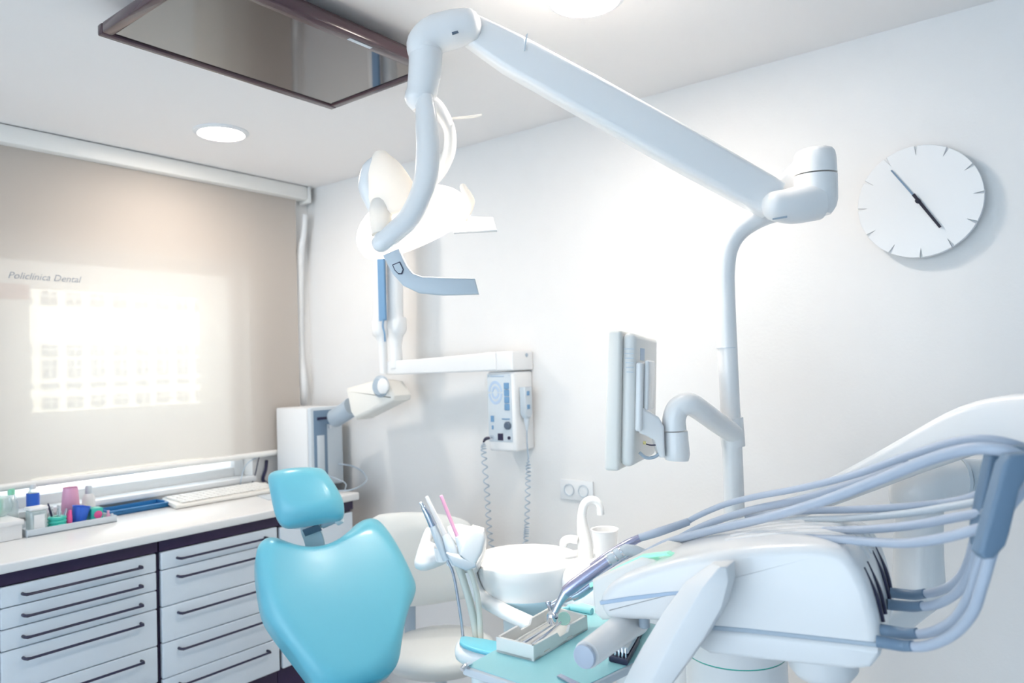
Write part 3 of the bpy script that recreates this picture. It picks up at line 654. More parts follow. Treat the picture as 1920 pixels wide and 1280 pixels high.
mk('swivel_cup', tube([P(1269, 862, 1.80), P(1269, 850, 1.80), P(1267, 808, 1.80)], [.028, .0315, .0285], seg=28, sub=2), white_m, mo)
mk('elbow_arm', tube([P(1265, 806, 1.80), P(1264, 785, 1.80), P(1272, 765, 1.80), P(1292, 757, 1.80), P(1315, 770, 1.83), P(1345, 792, 1.89), P(1375, 812, 1.94)], [.0285, .028, .028, .0275, .027, .027, .027], seg=24, sub=6), white_m, mo)
mk('pole_collar', tube([P(1371, 782, D), P(1373, 812, D), P(1375, 836, D)], [.0305, .031, .0305], seg=28, sub=1), white_m, mo)

# ------------------------------------------------------------------ dental chair
ch = thing('dental_chair', (1.75, -1.25, 0), 'cyan padded dental chair with heart shaped backrest and headrest', 'dental chair')
WL[ch.name] = V(ch.location)
fh = V((FW.x, FW.y, 0)).normalized(); rh = V((RT.x, RT.y, 0)).normalized()
nb = (-fh*.76+rh*.34+V((0, 0, .56))).normalized()
pb = P(630, 1120, 2.3)
bo = [(480, 1046), (485, 1022), (501, 1008), (524, 1009), (548, 1023), (580, 1031), (612, 1027), (642, 1008), (666, 984), (690, 972), (712, 977), (738, 1010), (763, 1058), (779, 1094), (776, 1120), (762, 1152), (754, 1195), (748, 1235), (730, 1262), (672, 1286), (628, 1298), (598, 1290), (572, 1258), (544, 1220), (516, 1184), (494, 1146), (483, 1090)]
mk('backrest', pad([PL(x, y, pb, nb) for x, y in bo], nb, .135, .034, sub=4), cyan_m, ch, sharp=180)
ph = P(575, 930, 2.36); nh = (-fh*.84+rh*.18+V((0, 0, .50))).normalized()
ho = [(503, 893), (522, 881), (566, 877), (602, 878), (618, 894), (637, 924), (645, 948), (638, 966), (602, 972), (560, 980), (532, 981), (516, 964), (507, 925)]
mk('headrest', pad([PL(x, y, ph, nh) for x, y in ho], nh, .10, .034, sub=4), cyan_m, ch, sharp=180)
mk('headrest_bracket', sweep([P(583, 975, 2.43), P(582, 992, 2.45), P(588, 1008, 2.46), P(594, 1035, 2.45)], [(.062, .016), (.062, .016), (.064, .014), (.064, .014)], -fh, .2, sub=3), lgrey_m, ch)
mk('bracket_inset', sweep([P(582, 988, 2.425), P(588, 999, 2.435)], [(.056, .004), (.058, .004)], -fh, .2), dgrey_m, ch)
mk('headrest_bar', tube([P(552, 985, 2.46), P(600, 984, 2.46), P(628, 972, 2.46)], .012, seg=14, sub=1), white_m, ch)
mk('headrest_knob', tube([P(604, 983, 2.455), P(632, 971, 2.455)], [.014, .014], seg=16, sub=1), grey_m, ch)
mk('headrest_knob', tube([P(630, 975, 2.45), P(638, 970, 2.45)], [.02, .02], seg=16, sub=1, rnd=(0, .3)), lgrey_m, ch)
# shell behind the backrest, seat, armrest, base
mk('back_shell', prism([PL(x, y, pb-nb*.10, nb) for x, y in [(520, 1040), (585, 1050), (680, 1000), (715, 1010), (748, 1090), (725, 1200), (640, 1240), (560, 1190), (520, 1120)]], nb, .04, .015, sub=2), white_m, ch)
sd_ = (rh*.55-fh*.83).normalized()                                       # chair axis towards the feet
sl = V((-sd_.y, sd_.x, 0))
s0 = V((pb.x, pb.y, .52))+sd_*.04
so_ = [s0+sl*.20, s0+sl*.24+sd_*.12, s0+sl*.24+sd_*.45, s0+sl*.18+sd_*.9, s0-sl*.18+sd_*.9, s0-sl*.24+sd_*.45, s0-sl*.24+sd_*.12, s0-sl*.20]
mk('seat', prism(so_, (0, 0, 1), .09, .03, sub=2, seg=5), cyan_m, ch, sharp=180)
mk('seat_shell', prism([p-V((0, 0, .09)) for p in so_], (0, 0, 1), .05, .02, sub=2), white_m, ch)
mk('base_column', bb(s0.x+.02, s0.x+.26, s0.y-.22, s0.y+.06, .06, .47, .05, seg=4), white_m, ch)
mk('base_plate', bb(s0.x-.12, s0.x+.42, s0.y-.5, s0.y+.18, 0, .06, .03, seg=3), white_m, ch)
pa = P(900, 1205, 1.95)
mk('armrest_pad', prism([PL(x, y, pa, zt) for x, y in [(862, 1197), (872, 1191), (930, 1200), (975, 1208), (960, 1222), (918, 1222), (868, 1208)]], zt, .012, .005, sub=2), cyan_m, ch)
mk('armrest', prism([PL(x, y, pa-V((0, 0, .012)), zt) for x, y in [(852, 1204), (860, 1192), (875, 1190), (930, 1199), (980, 1208), (962, 1225), (918, 1227), (862, 1216)]], zt, .045, .018, sub=2), white_m, ch)
mk('armrest_post', tube([pa-V((0, 0, .04)), pa-V((0, 0, .25)), pa-V((0.05, .05, .42))], [.028, .026, .026], sub=4), white_m, ch)

# ------------------------------------------------------------------ stool
DS = 2.85
sp = P(825, 1210, 2.75)
sto = thing('operator_stool', (sp.x, sp.y, 0), 'white vinyl operator stool with backrest, behind the dental chair', 'stool')
ns = (-fh*.95+rh*.1+V((0, 0, .22))).normalized(); pk = P(810, 1050, DS)
mk('backrest', pad([PL(x, y, pk, ns) for x, y in [(690, 1010), (700, 970), (740, 961), (790, 960), (850, 968), (885, 985), (905, 1030), (908, 1090), (893, 1115), (840, 1128), (780, 1136), (720, 1136), (692, 1110)]], ns, .08, .03), stool_m, sto, sharp=180)
mk('back_post', sweep([P(769, 1120, 2.90), P(769, 1200, 2.87)], [(.042, .015), (.042, .015)], -fh, .2), grey_m, sto)
mk('post_bracket', sweep([P(766, 1196, 2.87), P(835, 1192, 2.9)], [(.05, .03), (.05, .03)], zt, .3), white_m, sto)
for px in (792, 816): mk('knob', lathe(P(px, 1191-(px-792)*.0, 2.86), [(.012, 0), (.012, .012), (.008, .016)], -fh, 14), grey_m, sto)
mk('seat', lathe((sp.x, sp.y, .42), [(.12, 0), (.19, .01), (.205, .04), (.20, .065), (.17, .082), (.08, .09), (.01, .092)], seg=40), stool_m, sto, sharp=180)
mk('gas_column', lathe((sp.x, sp.y, .1), [(.03, 0), (.03, .2), (.022, .2), (.022, .33)], seg=20), lgrey_m, sto)
for k in range(5):
    a = 2*math.pi*k/5; e = V((sp.x+.25*math.cos(a), sp.y+.25*math.sin(a), .07))
    lg = mk('leg', sweep([V((sp.x, sp.y, .12)), e], [(.05, .03), (.035, .022)], zt, .3), lgrey_m, sto)
    mk('castor', lathe(e-V((0, 0, .045))-V((math.sin(a), -math.cos(a), 0))*.012, [(.024, 0), (.024, .024)], (math.sin(a), -math.cos(a), 0), 16), dgrey_m, lg)

# ------------------------------------------------------------------ spittoon
DP = 2.2
sb = P(985, 1045, DP)
un = thing('spittoon', (sb.x, sb.y, 0), 'white spittoon bowl with pale blue underside and swan neck tap', 'spittoon')
rim = .160; sbz = P(985, 1048, DP).z
mk('bowl', lathe((sb.x, sb.y, sbz), [(rim*.90, -.085), (rim*.97, -.03), (rim, 0), (rim*.985, .008), (rim*.95, .006), (rim*.93, -.02), (rim*.7, -.07), (rim*.2, -.09)], seg=48, cap0=False), porc_m, un, sharp=180)
mk('bowl_underside', lathe((sb.x, sb.y, sbz), [(rim*.35, -.145), (rim*.58, -.138), (rim*.78, -.115), (rim*.90, -.085)], seg=48, cap1=False), mat('pale_blue_plastic', (.55, .78, .88), .35), un, sharp=180)
mk('drain', lathe((sb.x, sb.y, sbz-.0905), [(.02, 0), (.018, .004), (.004, .004)], seg=20), chrome_m, un)
mk('bowl_arm', bb(sb.x-.06, sb.x+.06, sb.y-.06, sb.y+.06, .42, sbz-.14, .03, seg=3), white_m, un)
tb = P(1100, 1045, 2.18)
mk('deck', prism([PL(x, y, tb, zt) for x, y in [(1040, 1030), (1150, 1026), (1215, 1045), (1215, 1080), (1110, 1085), (1050, 1062)]], zt, .12, .03, sub=2), white_m, un)
mk('tap', tube([P(1098, 1050, 2.18), P(1097, 1020, 2.18), P(1092, 985, 2.18), P(1091, 965, 2.18), P(1096, 945, 2.18), P(1107, 937, 2.18), P(1119, 940, 2.18), P(1125, 951, 2.18), P(1126, 964, 2.18)], [.024, .022, .0165, .0135, .0125, .012, .0115, .011, .011], seg=20, sub=6), porc_m, un)
mk('rinse_nozzle', tube([P(1082, 1012, 2.17), P(1068, 1010, 2.17), P(1058, 1014, 2.17), P(1056, 1024, 2.17)], [.012, .012, .012, .011], seg=14, sub=4), porc_m, un)
mk('waste_hose', tube([P(982, 1118, 2.2), P(983, 1140, 2.2), P(978, 1158, 2.2), P(970, 1180, 2.2)], .011, seg=12, sub=4), print2_m, un)
ub = P(1240, 1130, 2.12)
mk('unit_body', bb(ub.x-.11, ub.x+.13, ub.y-.12, ub.y+.12, .0, P(1240, 1060, 2.12).z, .05, seg=4), white_m, un)
cp = P(1136, 1052, 2.10)
mk('plastic_cup', lathe(cp, [(.026, 0), (.0275, .003), (.0375, .088), (.040, .090), (.039, .092), (.036, .090), (.026, .004)], seg=32), frost_m, None, 'white plastic cup standing beside the swan neck tap', 'cup')

# ------------------------------------------------------------------ assistant instrument holder
DA = 2.1
ah = thing('instrument_holder', P(860, 1070, DA), 'white assistant instrument holder on a tube arm beside the spittoon', 'holder')
WL[ah.name] = V(ah.location)
na = (-fh*.8+V((0, 0, .6))).normalized(); pa2 = P(850, 1030, DA)
mk('body', prism([PL(x, y, pa2, na) for x, y in [(838, 985), (862, 979), (905, 992), (911, 1010), (905, 1040), (893, 1063), (880, 1060), (866, 1032), (846, 1005)]], na, .05, .012, sub=2), white_m, ah)
mk('left_lobe', prism([PL(x, y, pa2+na*.005, na) for x, y in [(776, 1048), (790, 1004), (800, 985), (812, 992), (806, 1012), (836, 1024), (842, 1040), (822, 1052), (795, 1061), (780, 1058)]], na, .045, .012, sub=2), white_m, ah)
for i, (x, y) in enumerate([(828, 1026), (848, 1034), (868, 1046)]):
    mk('cradle', lathe(P(x+4, y+8, 2.07), [(.026, -.02), (.026, .02), (.016, .02), (.016, -.02)], (0, -.2, 1), 20), white_m, ah)
mk('hose_clip', prism([P(836, 1038, 2.0), P(850, 1040, 2.0), P(866, 1046, 2.0), P(892, 1054, 2.0), P(893, 1064, 2.0), P(874, 1071, 2.0), P(848, 1060, 2.0)], -FW, .07, .006), lgrey_m, ah)
mk('side_wing', prism([P(862, 1040, 2.0), P(868, 1010, 2.0), P(885, 990, 2.0), P(907, 996, 2.0), P(911, 1012, 2.0), P(905, 1036, 2.0), P(890, 1062, 2.0), P(880, 1060, 2.0)], -FW, .05, .010), white_m, ah)
mk('support_arm', tube([P(880, 1060, 2.12), P(888, 1095, 2.12), P(905, 1122, 2.10), P(950, 1148, 2.05), P(1000, 1172, 2.0), P(1080, 1215, 1.95)], [.018, .020, .021, .021, .021, .021], seg=16, sub=5), white_m, ah)
def inst(name, label, segs, m, hose=None):
    t = thing(name, V(segs[0][1][0]), label, 'instrument', 'assistant instruments'); WL[t.name] = V(t.location)
    for nm, pts, rr, mm in segs: mk(nm, tube(pts, rr, seg=14, sub=3, rnd=(0, .4)), mm, t)
    return t
inst('air_water_syringe', 'steel air and water syringe leaning left in the assistant holder', [
    ('handle', [P(838, 1048, 2.05), P(824, 1015, 2.05), P(812, 985, 2.05)], [.012, .013, .011], lgrey_m),
    ('barrel', [P(812, 985, 2.05), P(803, 965, 2.05), P(794, 950, 2.05)], [.0115, .0105, .007], steel_m),
    ('nozzle', [P(795, 952, 2.05), P(791, 944, 2.05), P(787, 942, 2.05)], [.0055, .0045, .0035], chrome_m),
    ('hose', [P(838, 1048, 2.05), P(850, 1075, 2.05), P(860, 1130, 2.05), P(868, 1190, 2.05), P(872, 1260, 2.05)], [.004]*5, steel_m)], lgrey_m)
inst('suction_tube', 'white suction tube with thick grip in the middle of the assistant holder', [
    ('grip', [P(854, 1048, 2.03), P(846, 1028, 2.03), P(836, 1004, 2.04)], [.012, .0155, .011], lgrey_m),
    ('tip', [P(836, 1004, 2.04), P(822, 976, 2.04), P(808, 948, 2.04), P(800, 931, 2.04)], [.007, .0058, .0055, .005], frost_m),
    ('hose', [P(856, 1052, 2.04), P(868, 1085, 2.04), P(884, 1140, 2.04), P(894, 1200, 2.04), P(898, 1270, 2.04)], [.0105]*5, hose2_m)], lgrey_m)
inst('saliva_ejector', 'pink saliva ejector straw at the right of the assistant holder', [
    ('grip', [P(876, 1058, 2.03), P(868, 1032, 2.03), P(858, 1006, 2.03)], [.011, .0135, .008], lgrey_m),
    ('straw', [P(858, 1006, 2.03), P(848, 982, 2.03), P(836, 952, 2.03), P(827, 929, 2.03)], [.0055, .005, .005, .0045], pink_m),
    ('hose', [P(876, 1058, 2.03), P(888, 1085, 2.03), P(897, 1130, 2.03), P(901, 1190, 2.03), P(902, 1260, 2.03)], [.008]*5, hose2_m)], lgrey_m)

# ------------------------------------------------------------------ delivery unit
fr_ = P(1640, 1250, 1.12)
dl = P(1140, 1160, 1.35)
du = (fr_-dl); du.z = 0; du.normalize()
dv = V((-du.y, du.x, 0))
if dv.dot(FW) < 0: dv = -dv
pf = V((fr_.x, fr_.y, 1.1))
def DFp(px, py, back=0.0): return PL(px, py, pf+dv*back, -dv)
de = thing('delivery_unit', (pf-du*.2+dv*.12).xyz, 'white dental delivery unit with ribbed top, side wing and hose slots', 'delivery unit')
WL[de.name] = V(de.location)
outl = [(1122, 1128), (1132, 1104), (1162, 1083), (1222, 1062), (1300, 1042), (1400, 1027), (1480, 1022), (1545, 1024), (1588, 1040), (1618, 1080), (1638, 1135), (1650, 1190), (1648, 1226), (1630, 1248), (1596, 1252), (1450, 1236), (1330, 1222), (1290, 1200), (1235, 1168), (1150, 1164), (1130, 1152)]
body = mk('body', prism([DFp(x, y) for x, y in outl], -dv, .27, .018, sub=3, seg=4, back_bev=.03), white_m, de, sharp=60)
# seam / lower tray with a shadow groove
low = [(1368, 1177), (1500, 1192), (1640, 1208), (1652, 1212), (1651, 1230), (1632, 1252), (1598, 1256), (1450, 1240), (1330, 1226)]
mk('lower_tray', prism([DFp(x, y, -.004) for x, y in [(1300, 1178), (1400, 1186), (1520, 1199), (1646, 1213), (1650, 1230), (1632, 1252), (1598, 1256), (1450, 1240), (1330, 1226), (1296, 1205)]], -dv, .274, .008, seg=3), white2_m, de)
mk('groove', prism([DFp(x, y, -.0015) for x, y in [(1300, 1170), (1400, 1178), (1520, 1191), (1644, 1205), (1645, 1213), (1520, 1199), (1400, 1186), (1300, 1178)]], -dv, .25, .001, seg=1), grey_m, de)
mk('nose_groove', prism([DFp(x, y, -.002) for x, y in [(1124, 1127), (1180, 1118), (1250, 1110), (1300, 1106), (1300, 1112), (1250, 1117), (1180, 1126), (1126, 1134)]], -dv, .06, .001, seg=1), print2_m, de)
for k in range(4):
    bk_ = .10+k*.035
    mk('top_rib', tube([DFp(x, y)+dv*bk_-V((0, 0, .003)) for x, y in [(1330, 1036), (1400, 1027), (1480, 1022), (1545, 1024), (1588, 1040), (1612, 1072)]], .006, seg=8, sub=5), white_m, de)
# instrument cradle at the nose
cr_ = mk('instrument_cradle', prism([DFp(x, y, .05) for x, y in [(1108, 1088), (1150, 1068), (1200, 1046), (1222, 1050), (1250, 1062), (1245, 1120), (1200, 1160), (1128, 1164), (1112, 1150)]], -dv, .16, .01, seg=3), ivory_m, de)
mk('light_strip', prism([DFp(x, y, .06) for x, y in [(1104, 1094), (1150, 1066), (1200, 1042), (1250, 1036), (1258, 1042), (1206, 1047), (1152, 1071), (1107, 1102)]], -dv, .02, .002, seg=2), led_m, de, label='mint green light guide under the hoses')
# hose slots on the right end
slots = [((1645, 1097), (1655, 1125), (1663, 1165)), ((1652, 1082), (1664, 1115), (1670, 1160)), ((1662, 1044), (1671, 1070), (1678, 1105)), ((1668, 1030), (1678, 1055), (1684, 1085))]
ue = DFp(1655, 1190).dot(du)
for k, s in enumerate(slots):
    bk_ = (.035, .075, .15, .19)[k]
    top = DFp(1612, 1074)+dv*bk_; mid = DFp(1636, 1128)+dv*bk_; bot = DFp(1649, 1178)+dv*bk_
    mk('hose_slot', tube([top+du*.002, mid+du*.002, bot+du*.002], [.0022, .0034, .003], seg=8, sub=6, flat=1.2), navy_m, de)
# wing
b = bmesh.new(); rg = []
for (lx_, ly_), (rx_, ry_), (qx_, qy_) in (((1334, 1056), (1350, 1062), (1364, 1062)), ((1284, 1092), (1318, 1100), (1366, 1090)), ((1243, 1148), (1282, 1160), (1353, 1140)), ((1204, 1212), (1246, 1226), (1318, 1200)), ((1182, 1252), (1226, 1266), (1284, 1248)), ((1164, 1290), (1206, 1306), (1252, 1292))):
    L_, R_, Q_ = DFp(lx_, ly_, -.052), DFp(rx_, ry_, -.085), DFp(qx_, qy_, -.075)
    rg.append([L_, R_, Q_, Q_+dv*.045, L_+dv*.02])
rings_to(b, rg); bmesh.ops.bevel(b, geom=list(b.edges), offset=.003, segments=2, profile=.5, affect='EDGES')
mk('side_wing', b, white2_m, de, sharp=25)
mk('wing_mount', prism([DFp(x, y, -.046) for x, y in [(1290, 1110), (1340, 1070), (1362, 1080), (1352, 1140), (1316, 1196), (1285, 1190)]], -dv, .05, .006), white_m, de)
mk('grip', tube([P(1190, 1162, 1.42), P(1176, 1171, 1.38), P(1138, 1199, 1.31), P(1100, 1227, 1.25)], [.029, .027, .0245, .0228], seg=28, sub=4, rnd=(0, .25)), white_m, de)
mk('grip_cap', lathe(P(1097, 1229.5, 1.243), [(.0205, 0), (.0195, .005), (.010, .008)], (P(1100, 1227, 1.25)-P(1138, 1199, 1.31)).normalized(), 28), hose_m, de)
mk('under_knob', lathe(DFp(1543, 1240, .10)-V((0, 0, .0)), [(.055, .02), (.055, -.008), (.045, -.022), (.02, -.030)], seg=32), white2_m, de)
mk('under_stud', lathe(DFp(1208, 1166, .04), [(.010, .01), (.010, -.008), (.007, -.010)], seg=16), grey_m, de)

# column below and elbow + arm behind
cb = P(1380, 1255, 1.72)
col_ = thing('unit_column', (cb.x, cb.y, 0), 'round white column below the delivery unit', 'column')
mk('drum', lathe((cb.x, cb.y, 0), [(.13, 0), (.14, .02), (.118, .06), (.114, .4), (.114, P(1380, 1262, 1.60).z)], seg=40), white_m, col_)
mk('seam', lathe((cb.x, cb.y, P(1380, 1262, 1.60).z), [(.112, 0), (.112, .003)], seg=40), teal_m, col_)
mk('cap', lathe((cb.x, cb.y, P(1380, 1262, 1.60).z+.003), [(.114, 0), (.114, .06), (.10, .075), (.02, .08)], seg=40), white_m, col_)

ea = thing('unit_boom', P(1730, 1110, 1.62), 'white jointed boom with rounded elbow behind the hoses', 'boom')
WL[ea.name] = V(ea.location)
mk('elbow', tube([P(1795, 897, 1.60), P(1765, 900, 1.60), P(1735, 908, 1.60), P(1722, 925, 1.60), P(1722, 945, 1.60)], [.048, .052, .058, .058, .054], seg=32, sub=5), white_m, ea)
mk('elbow_ring', tube([P(1793, 897, 1.60), P(1799, 897, 1.60)], [.0495, .0495], seg=32, sub=1), lgrey_m, ea)
mk('cross_arm', tube([P(1797, 897, 1.60), P(1870, 896, 1.62), P(2040, 892, 1.66)], [.043, .042, .042], seg=28, sub=1), lgrey_m, ea)
mk('upright', tube([P(1722, 945, 1.60), P(1722, 1030, 1.60), P(1722, 1110, 1.60), P(1722, 1125, 1.60)], [.048, .048, .053, .05], seg=32, sub=3, rnd=(0, .2)), white_m, ea)
mk('upright_ring', tube([P(1722, 943, 1.60), P(1722, 950, 1.60)], [.0555, .0545], seg=32, sub=1), lgrey_m, ea)
mk('lower_link', sweep([P(1722, 1115, 1.60), P(1640, 1170, 1.52), P(1540, 1190, 1.45)], [(.08, .06), (.08, .06), (.08, .05)], zt, .3, sub=4), white_m, ea)
mk('carrying_beam', sweep([P(1330, 1012, 1.80), P(1480, 955, 1.70), P(1600, 905, 1.60), P(1720, 850, 1.50), P(1830, 803, 1.40), P(1920, 790, 1.33), P(2010, 800, 1.26)], [(.05, .035), (.06, .05), (.065, .06), (.07, .075), (.075, .09), (.08, .10), (.08, .11)], zt, .22, sub=4), white_m, ea)

# hose holder bars at right, grey plastic with blue shade in the colour
hb = thing('hose_holder', P(1850, 1040, .92), 'grey upright hose holder at the right edge, coloured with its blue shade', 'holder')
WL[hb.name] = V(hb.location)
mk('front_bar', prism([P(x, y, .90) for x, y in [(1884, 872), (1898, 853), (1935, 850), (1938, 880), (1914, 920), (1896, 1000), (1888, 1024), (1866, 1048), (1848, 1050), (1838, 1038), (1846, 1010)]], -FW, .022, .005, seg=3), holder_m, hb)
mk('rear_bar', prism([P(x, y, 1.02) for x, y in [(1860, 850), (1888, 850), (1876, 890), (1856, 970), (1846, 1010), (1834, 1026), (1830, 1000), (1842, 930)]], -FW, .02, .004, seg=3), holder_m, hb)
mk('cross_pin', tube([P(1858, 960, .91), P(1846, 960, 1.02)], .006, seg=10, sub=1), holder_m, hb)
mk('cross_pin', tube([P(1915, 862, .91), P(1880, 862, 1.02)], .006, seg=10, sub=1), holder_m, hb)
mk('top_mount', sweep([P(1900, 858, .97), P(2000, 840, 1.05)], [(.03, .03), (.03, .03)], zt, .3), holder_m, hb)

# hoses: slot end loop (lower) + free strand (upper)
def hose(name, label, slot, loop, rl, strand, rs, extra=None):
    t = thing(name, slot, label, 'hose', 'delivery unit hoses'); WL[t.name] = V(t.location)
    rl *= .74; rs = [q_*.78 for q_ in rs]
    mk('unit_loop', tube([slot]+loop, rl, seg=14, sub=7), hose_m, t)
    mk('sleeve', tube([slot-du*.01, slot, loop[0], loop[0].lerp(loop[1], .45)], [.0088, .0088, .0084, .0078], seg=14, sub=3), holder_m, t)
    mk('free_strand', tube(strand, rs, seg=12, sub=7), hose_m, t)
    return t
hose('instrument_hose', 'nearest grey hose, lowest loop from the unit, passing over the holder', P(1658, 1204, 1.09),
     [P(1692, 1210, 1.08), P(1735, 1211, 1.05), P(1785, 1190, 1.00), P(1822, 1150, .96), P(1840, 1100, .94), P(1858, 1040, .93), P(1885, 960, .93), P(1935, 900, .93)], .0098,
     [P(1945, 880, .93), P(1918, 858, .93), P(1875, 843, .94), P(1815, 842, .97), P(1740, 862, 1.03), P(1640, 902, 1.12), P(1540, 940, 1.22), P(1430, 972, 1.33), P(1330, 995, 1.44), P(1255, 1016, 1.53), P(1205, 1040, 1.58)], [.0105]*7+[.0105, .0105, .011, .0105])
hose('instrument_hose', 'second grey hose loop from the bottom, with the top strand over the holder', P(1663, 1182, 1.13),
     [P(1700, 1188, 1.11), P(1745, 1185, 1.08), P(1790, 1160, 1.03), P(1818, 1115, .99), P(1835, 1060, .97), P(1862, 970, .97), P(1910, 890, .97)], .0095,
     [P(1950, 850, 1.0), P(1900, 832, 1.0), P(1850, 823, 1.02), P(1790, 828, 1.06), P(1700, 855, 1.14), P(1600, 890, 1.24), P(1500, 915, 1.35), P(1420, 930, 1.45), P(1360, 945, 1.54), P(1310, 966, 1.62), P(1285, 980, 1.65)], [.008]*11)
hose('instrument_hose', 'third grey hose loop, running low along the ribbed top', P(1676, 1134, 1.22),
     [P(1710, 1137, 1.19), P(1755, 1133, 1.15), P(1795, 1110, 1.10), P(1818, 1075, 1.06), P(1835, 1020, 1.02), P(1850, 985, .99)], .0095,
     [P(1862, 984, .93), P(1820, 995, .95), P(1760, 1010, 1.00), P(1700, 1018, 1.06), P(1640, 1016, 1.12), P(1560, 1010, 1.20), P(1470, 1008, 1.30), P(1380, 1014, 1.40), P(1300, 1024, 1.49), P(1235, 1040, 1.55)], [.0088]*10)
hose('instrument_hose', 'farthest grey hose loop at the top of the slots', P(1681, 1112, 1.27),
     [P(1715, 1115, 1.25), P(1760, 1108, 1.21), P(1795, 1088, 1.16), P(1815, 1055, 1.12), P(1828, 1010, 1.07), P(1842, 965, 1.04)], .0095,
     [P(1850, 960, 1.02), P(1800, 968, 1.05), P(1720, 983, 1.12), P(1630, 992, 1.20), P(1520, 995, 1.31), P(1420, 996, 1.42), P(1330, 1003, 1.52), P(1260, 1022, 1.60)], [.0088]*8)
mk('thin_hose', tube([P(1850, 922, 1.06), P(1790, 940, 1.12), P(1700, 950, 1.20), P(1600, 955, 1.30), P(1500, 958, 1.40), P(1400, 968, 1.52)], .0065, seg=10, sub=6), hose_m, None, 'thin upper grey hose running level behind the others', 'hose', 'delivery unit hoses')
mk('thin_hose', tube([P(1848, 938, 1.04), P(1790, 948, 1.10), P(1700, 962, 1.18), P(1600, 971, 1.28), P(1500, 975, 1.38), P(1400, 985, 1.50)], .006, seg=10, sub=6), lgrey_m, None, 'thin pale hose just below the thin upper grey hose', 'hose', 'delivery unit hoses')
mk('thin_hose', tube([P(1700, 868, 1.18), P(1620, 900, 1.26), P(1500, 936, 1.38), P(1400, 958, 1.48), P(1320, 985, 1.58), P(1270, 1010, 1.64)], .0075, seg=10, sub=6), hose_m, None, 'pale hose between the two hoses that arch over the holder', 'hose', 'delivery unit hoses')

# handpieces
hpz = thing('dental_handpiece', P(1040, 1150, 1.60), 'steel dental handpiece in front, its round head over the white box', 'handpiece'); WL[hpz.name] = V(hpz.location)
mk('head', lathe(P(1036, 1158, 1.585), [(.008, -.012), (.0125, -.008), (.0125, .006), (.009, .012)], (.15, -.2, 1), 20), chrome_m, hpz)
mk('neck', tube([P(1040, 1148, 1.59), P(1050, 1128, 1.59), P(1062, 1108, 1.59)], [.0075, .0085, .012], seg=16, sub=3), steel_m, hpz)
mk('shank', tube([P(1060, 1110, 1.59), P(1075, 1098, 1.59), P(1110, 1072, 1.59), P(1140, 1050, 1.59)], [.0125, .014, .0135, .0125], seg=20, sub=3), mat('violet_steel', (.48, .48, .66), .25, metal=.9), hpz)
mk('coupling', tube([P(1140, 1050, 1.59), P(1175, 1030, 1.59), P(1206, 1010+28, 1.585)], [.0125, .0125, .011], seg=18, sub=2), lgrey_m, hpz)
for x, y in ((1139, 1051), (1152, 1043), (1164, 1036)): mk('ring', tube([P(x, y, 1.59), P(x+3, y-2, 1.59)], [.0135, .0135], seg=18, sub=1), chrome_m, hpz)
hp2 = thing('dental_handpiece', P(1035, 1140, 1.66), 'second dental handpiece half hidden behind the first, small tilted head', 'handpiece'); WL[hp2.name] = V(hp2.location)
mk('head', tube([P(1027, 1128, 1.66), P(1036, 1146, 1.66)], [.006, .007], seg=14, rnd=(.4, .6)), steel_m, hp2)
mk('neck', tube([P(1033, 1134, 1.66), P(1050, 1126, 1.66), P(1072, 1115, 1.66)], [.005, .008, .011], seg=14, sub=3), steel_m, hp2)
mk('shank', tube([P(1072, 1118, 1.65), P(1090, 1108, 1.65), P(1125, 1082, 1.65), P(1190, 1035, 1.65)], [.012, .0135, .013, .012], seg=18, sub=3), steel_m, hp2)
hp3 = thing('dental_handpiece', P(1180, 1025, 1.64), 'upper dental handpiece with violet steel end against the cup', 'handpiece'); WL[hp3.name] = V(hp3.location)
mk('shank', tube([P(1110, 1062, 1.66), P(1140, 1042, 1.65), P(1178, 1019, 1.64), P(1200, 1008, 1.64)], [.008, .010, .010, .0085], seg=16, sub=3), MATS['violet_steel'], hp3)
mk('hose_end', tube([P(1200, 1008, 1.64), P(1235, 997, 1.62), P(1290, 978, 1.64)], [.0085, .0095, .0085], seg=14, sub=4), hose_m, hp3)

# ------------------------------------------------------------------ tray and what lies on it
pt = P(870, 1250, 1.45); TZ_ = pt.z
def T(px, py, dz=0): return AX(px, py, 2, TZ_+dz)
tr = thing('tray_table', (T(1050, 1220).x, T(1050, 1220).y, TZ_), 'cyan instrument tray table under the delivery unit', 'tray table')
q0, q1, q2, q3 = T(868, 1250), T(1052, 1312), T(1300, 1190), T(1090, 1128)
mk('plate', prism([q0, q1, q2, q3], (0, 0, 1), .016, .004), lgrey_m, tr)
cen = (q0+q1+q2+q3)/4
mk('mat', prism([cen+(q-cen)*.965+V((0, 0, .0015)) for q in (q0, q1, q2, q3)], (0, 0, 1), .0014, .0004, seg=1), cyan2_m, tr)
mk('corner_clip', tube([T(866, 1255, .002), T(874, 1247, .006), T(884, 1243, .004)], [.005, .005, .003], seg=8, sub=3), chrome_m, tr)
mk('tray_post', tube([cen-V((0, 0, .016)), cen-V((0, 0, .2)), V((cen.x, cen.y, .0))], .03, seg=18, sub=1), white_m, tr)
mz = .002
def tbox(c4, h): return prism([T(x, y, mz+h) for x, y in c4], (0, 0, 1), h, .002)
wb = thing('instrument_box', T(1015, 1190), 'open white box with steel instruments lying on the cyan tray', 'box'); WL[wb.name] = V(wb.location)
a_, b_, c_, d_ = T(931, 1222, mz), T(1001, 1240, mz), T(1102, 1180, mz), T(1036, 1160, mz)
hh = .031; cen2 = (a_+b_+c_+d_)/4
mk('floor', prism([p+V((0, 0, .006)) for p in (a_, b_, c_, d_)], (0, 0, 1), .006, .001, seg=1), ivory_m, wb)
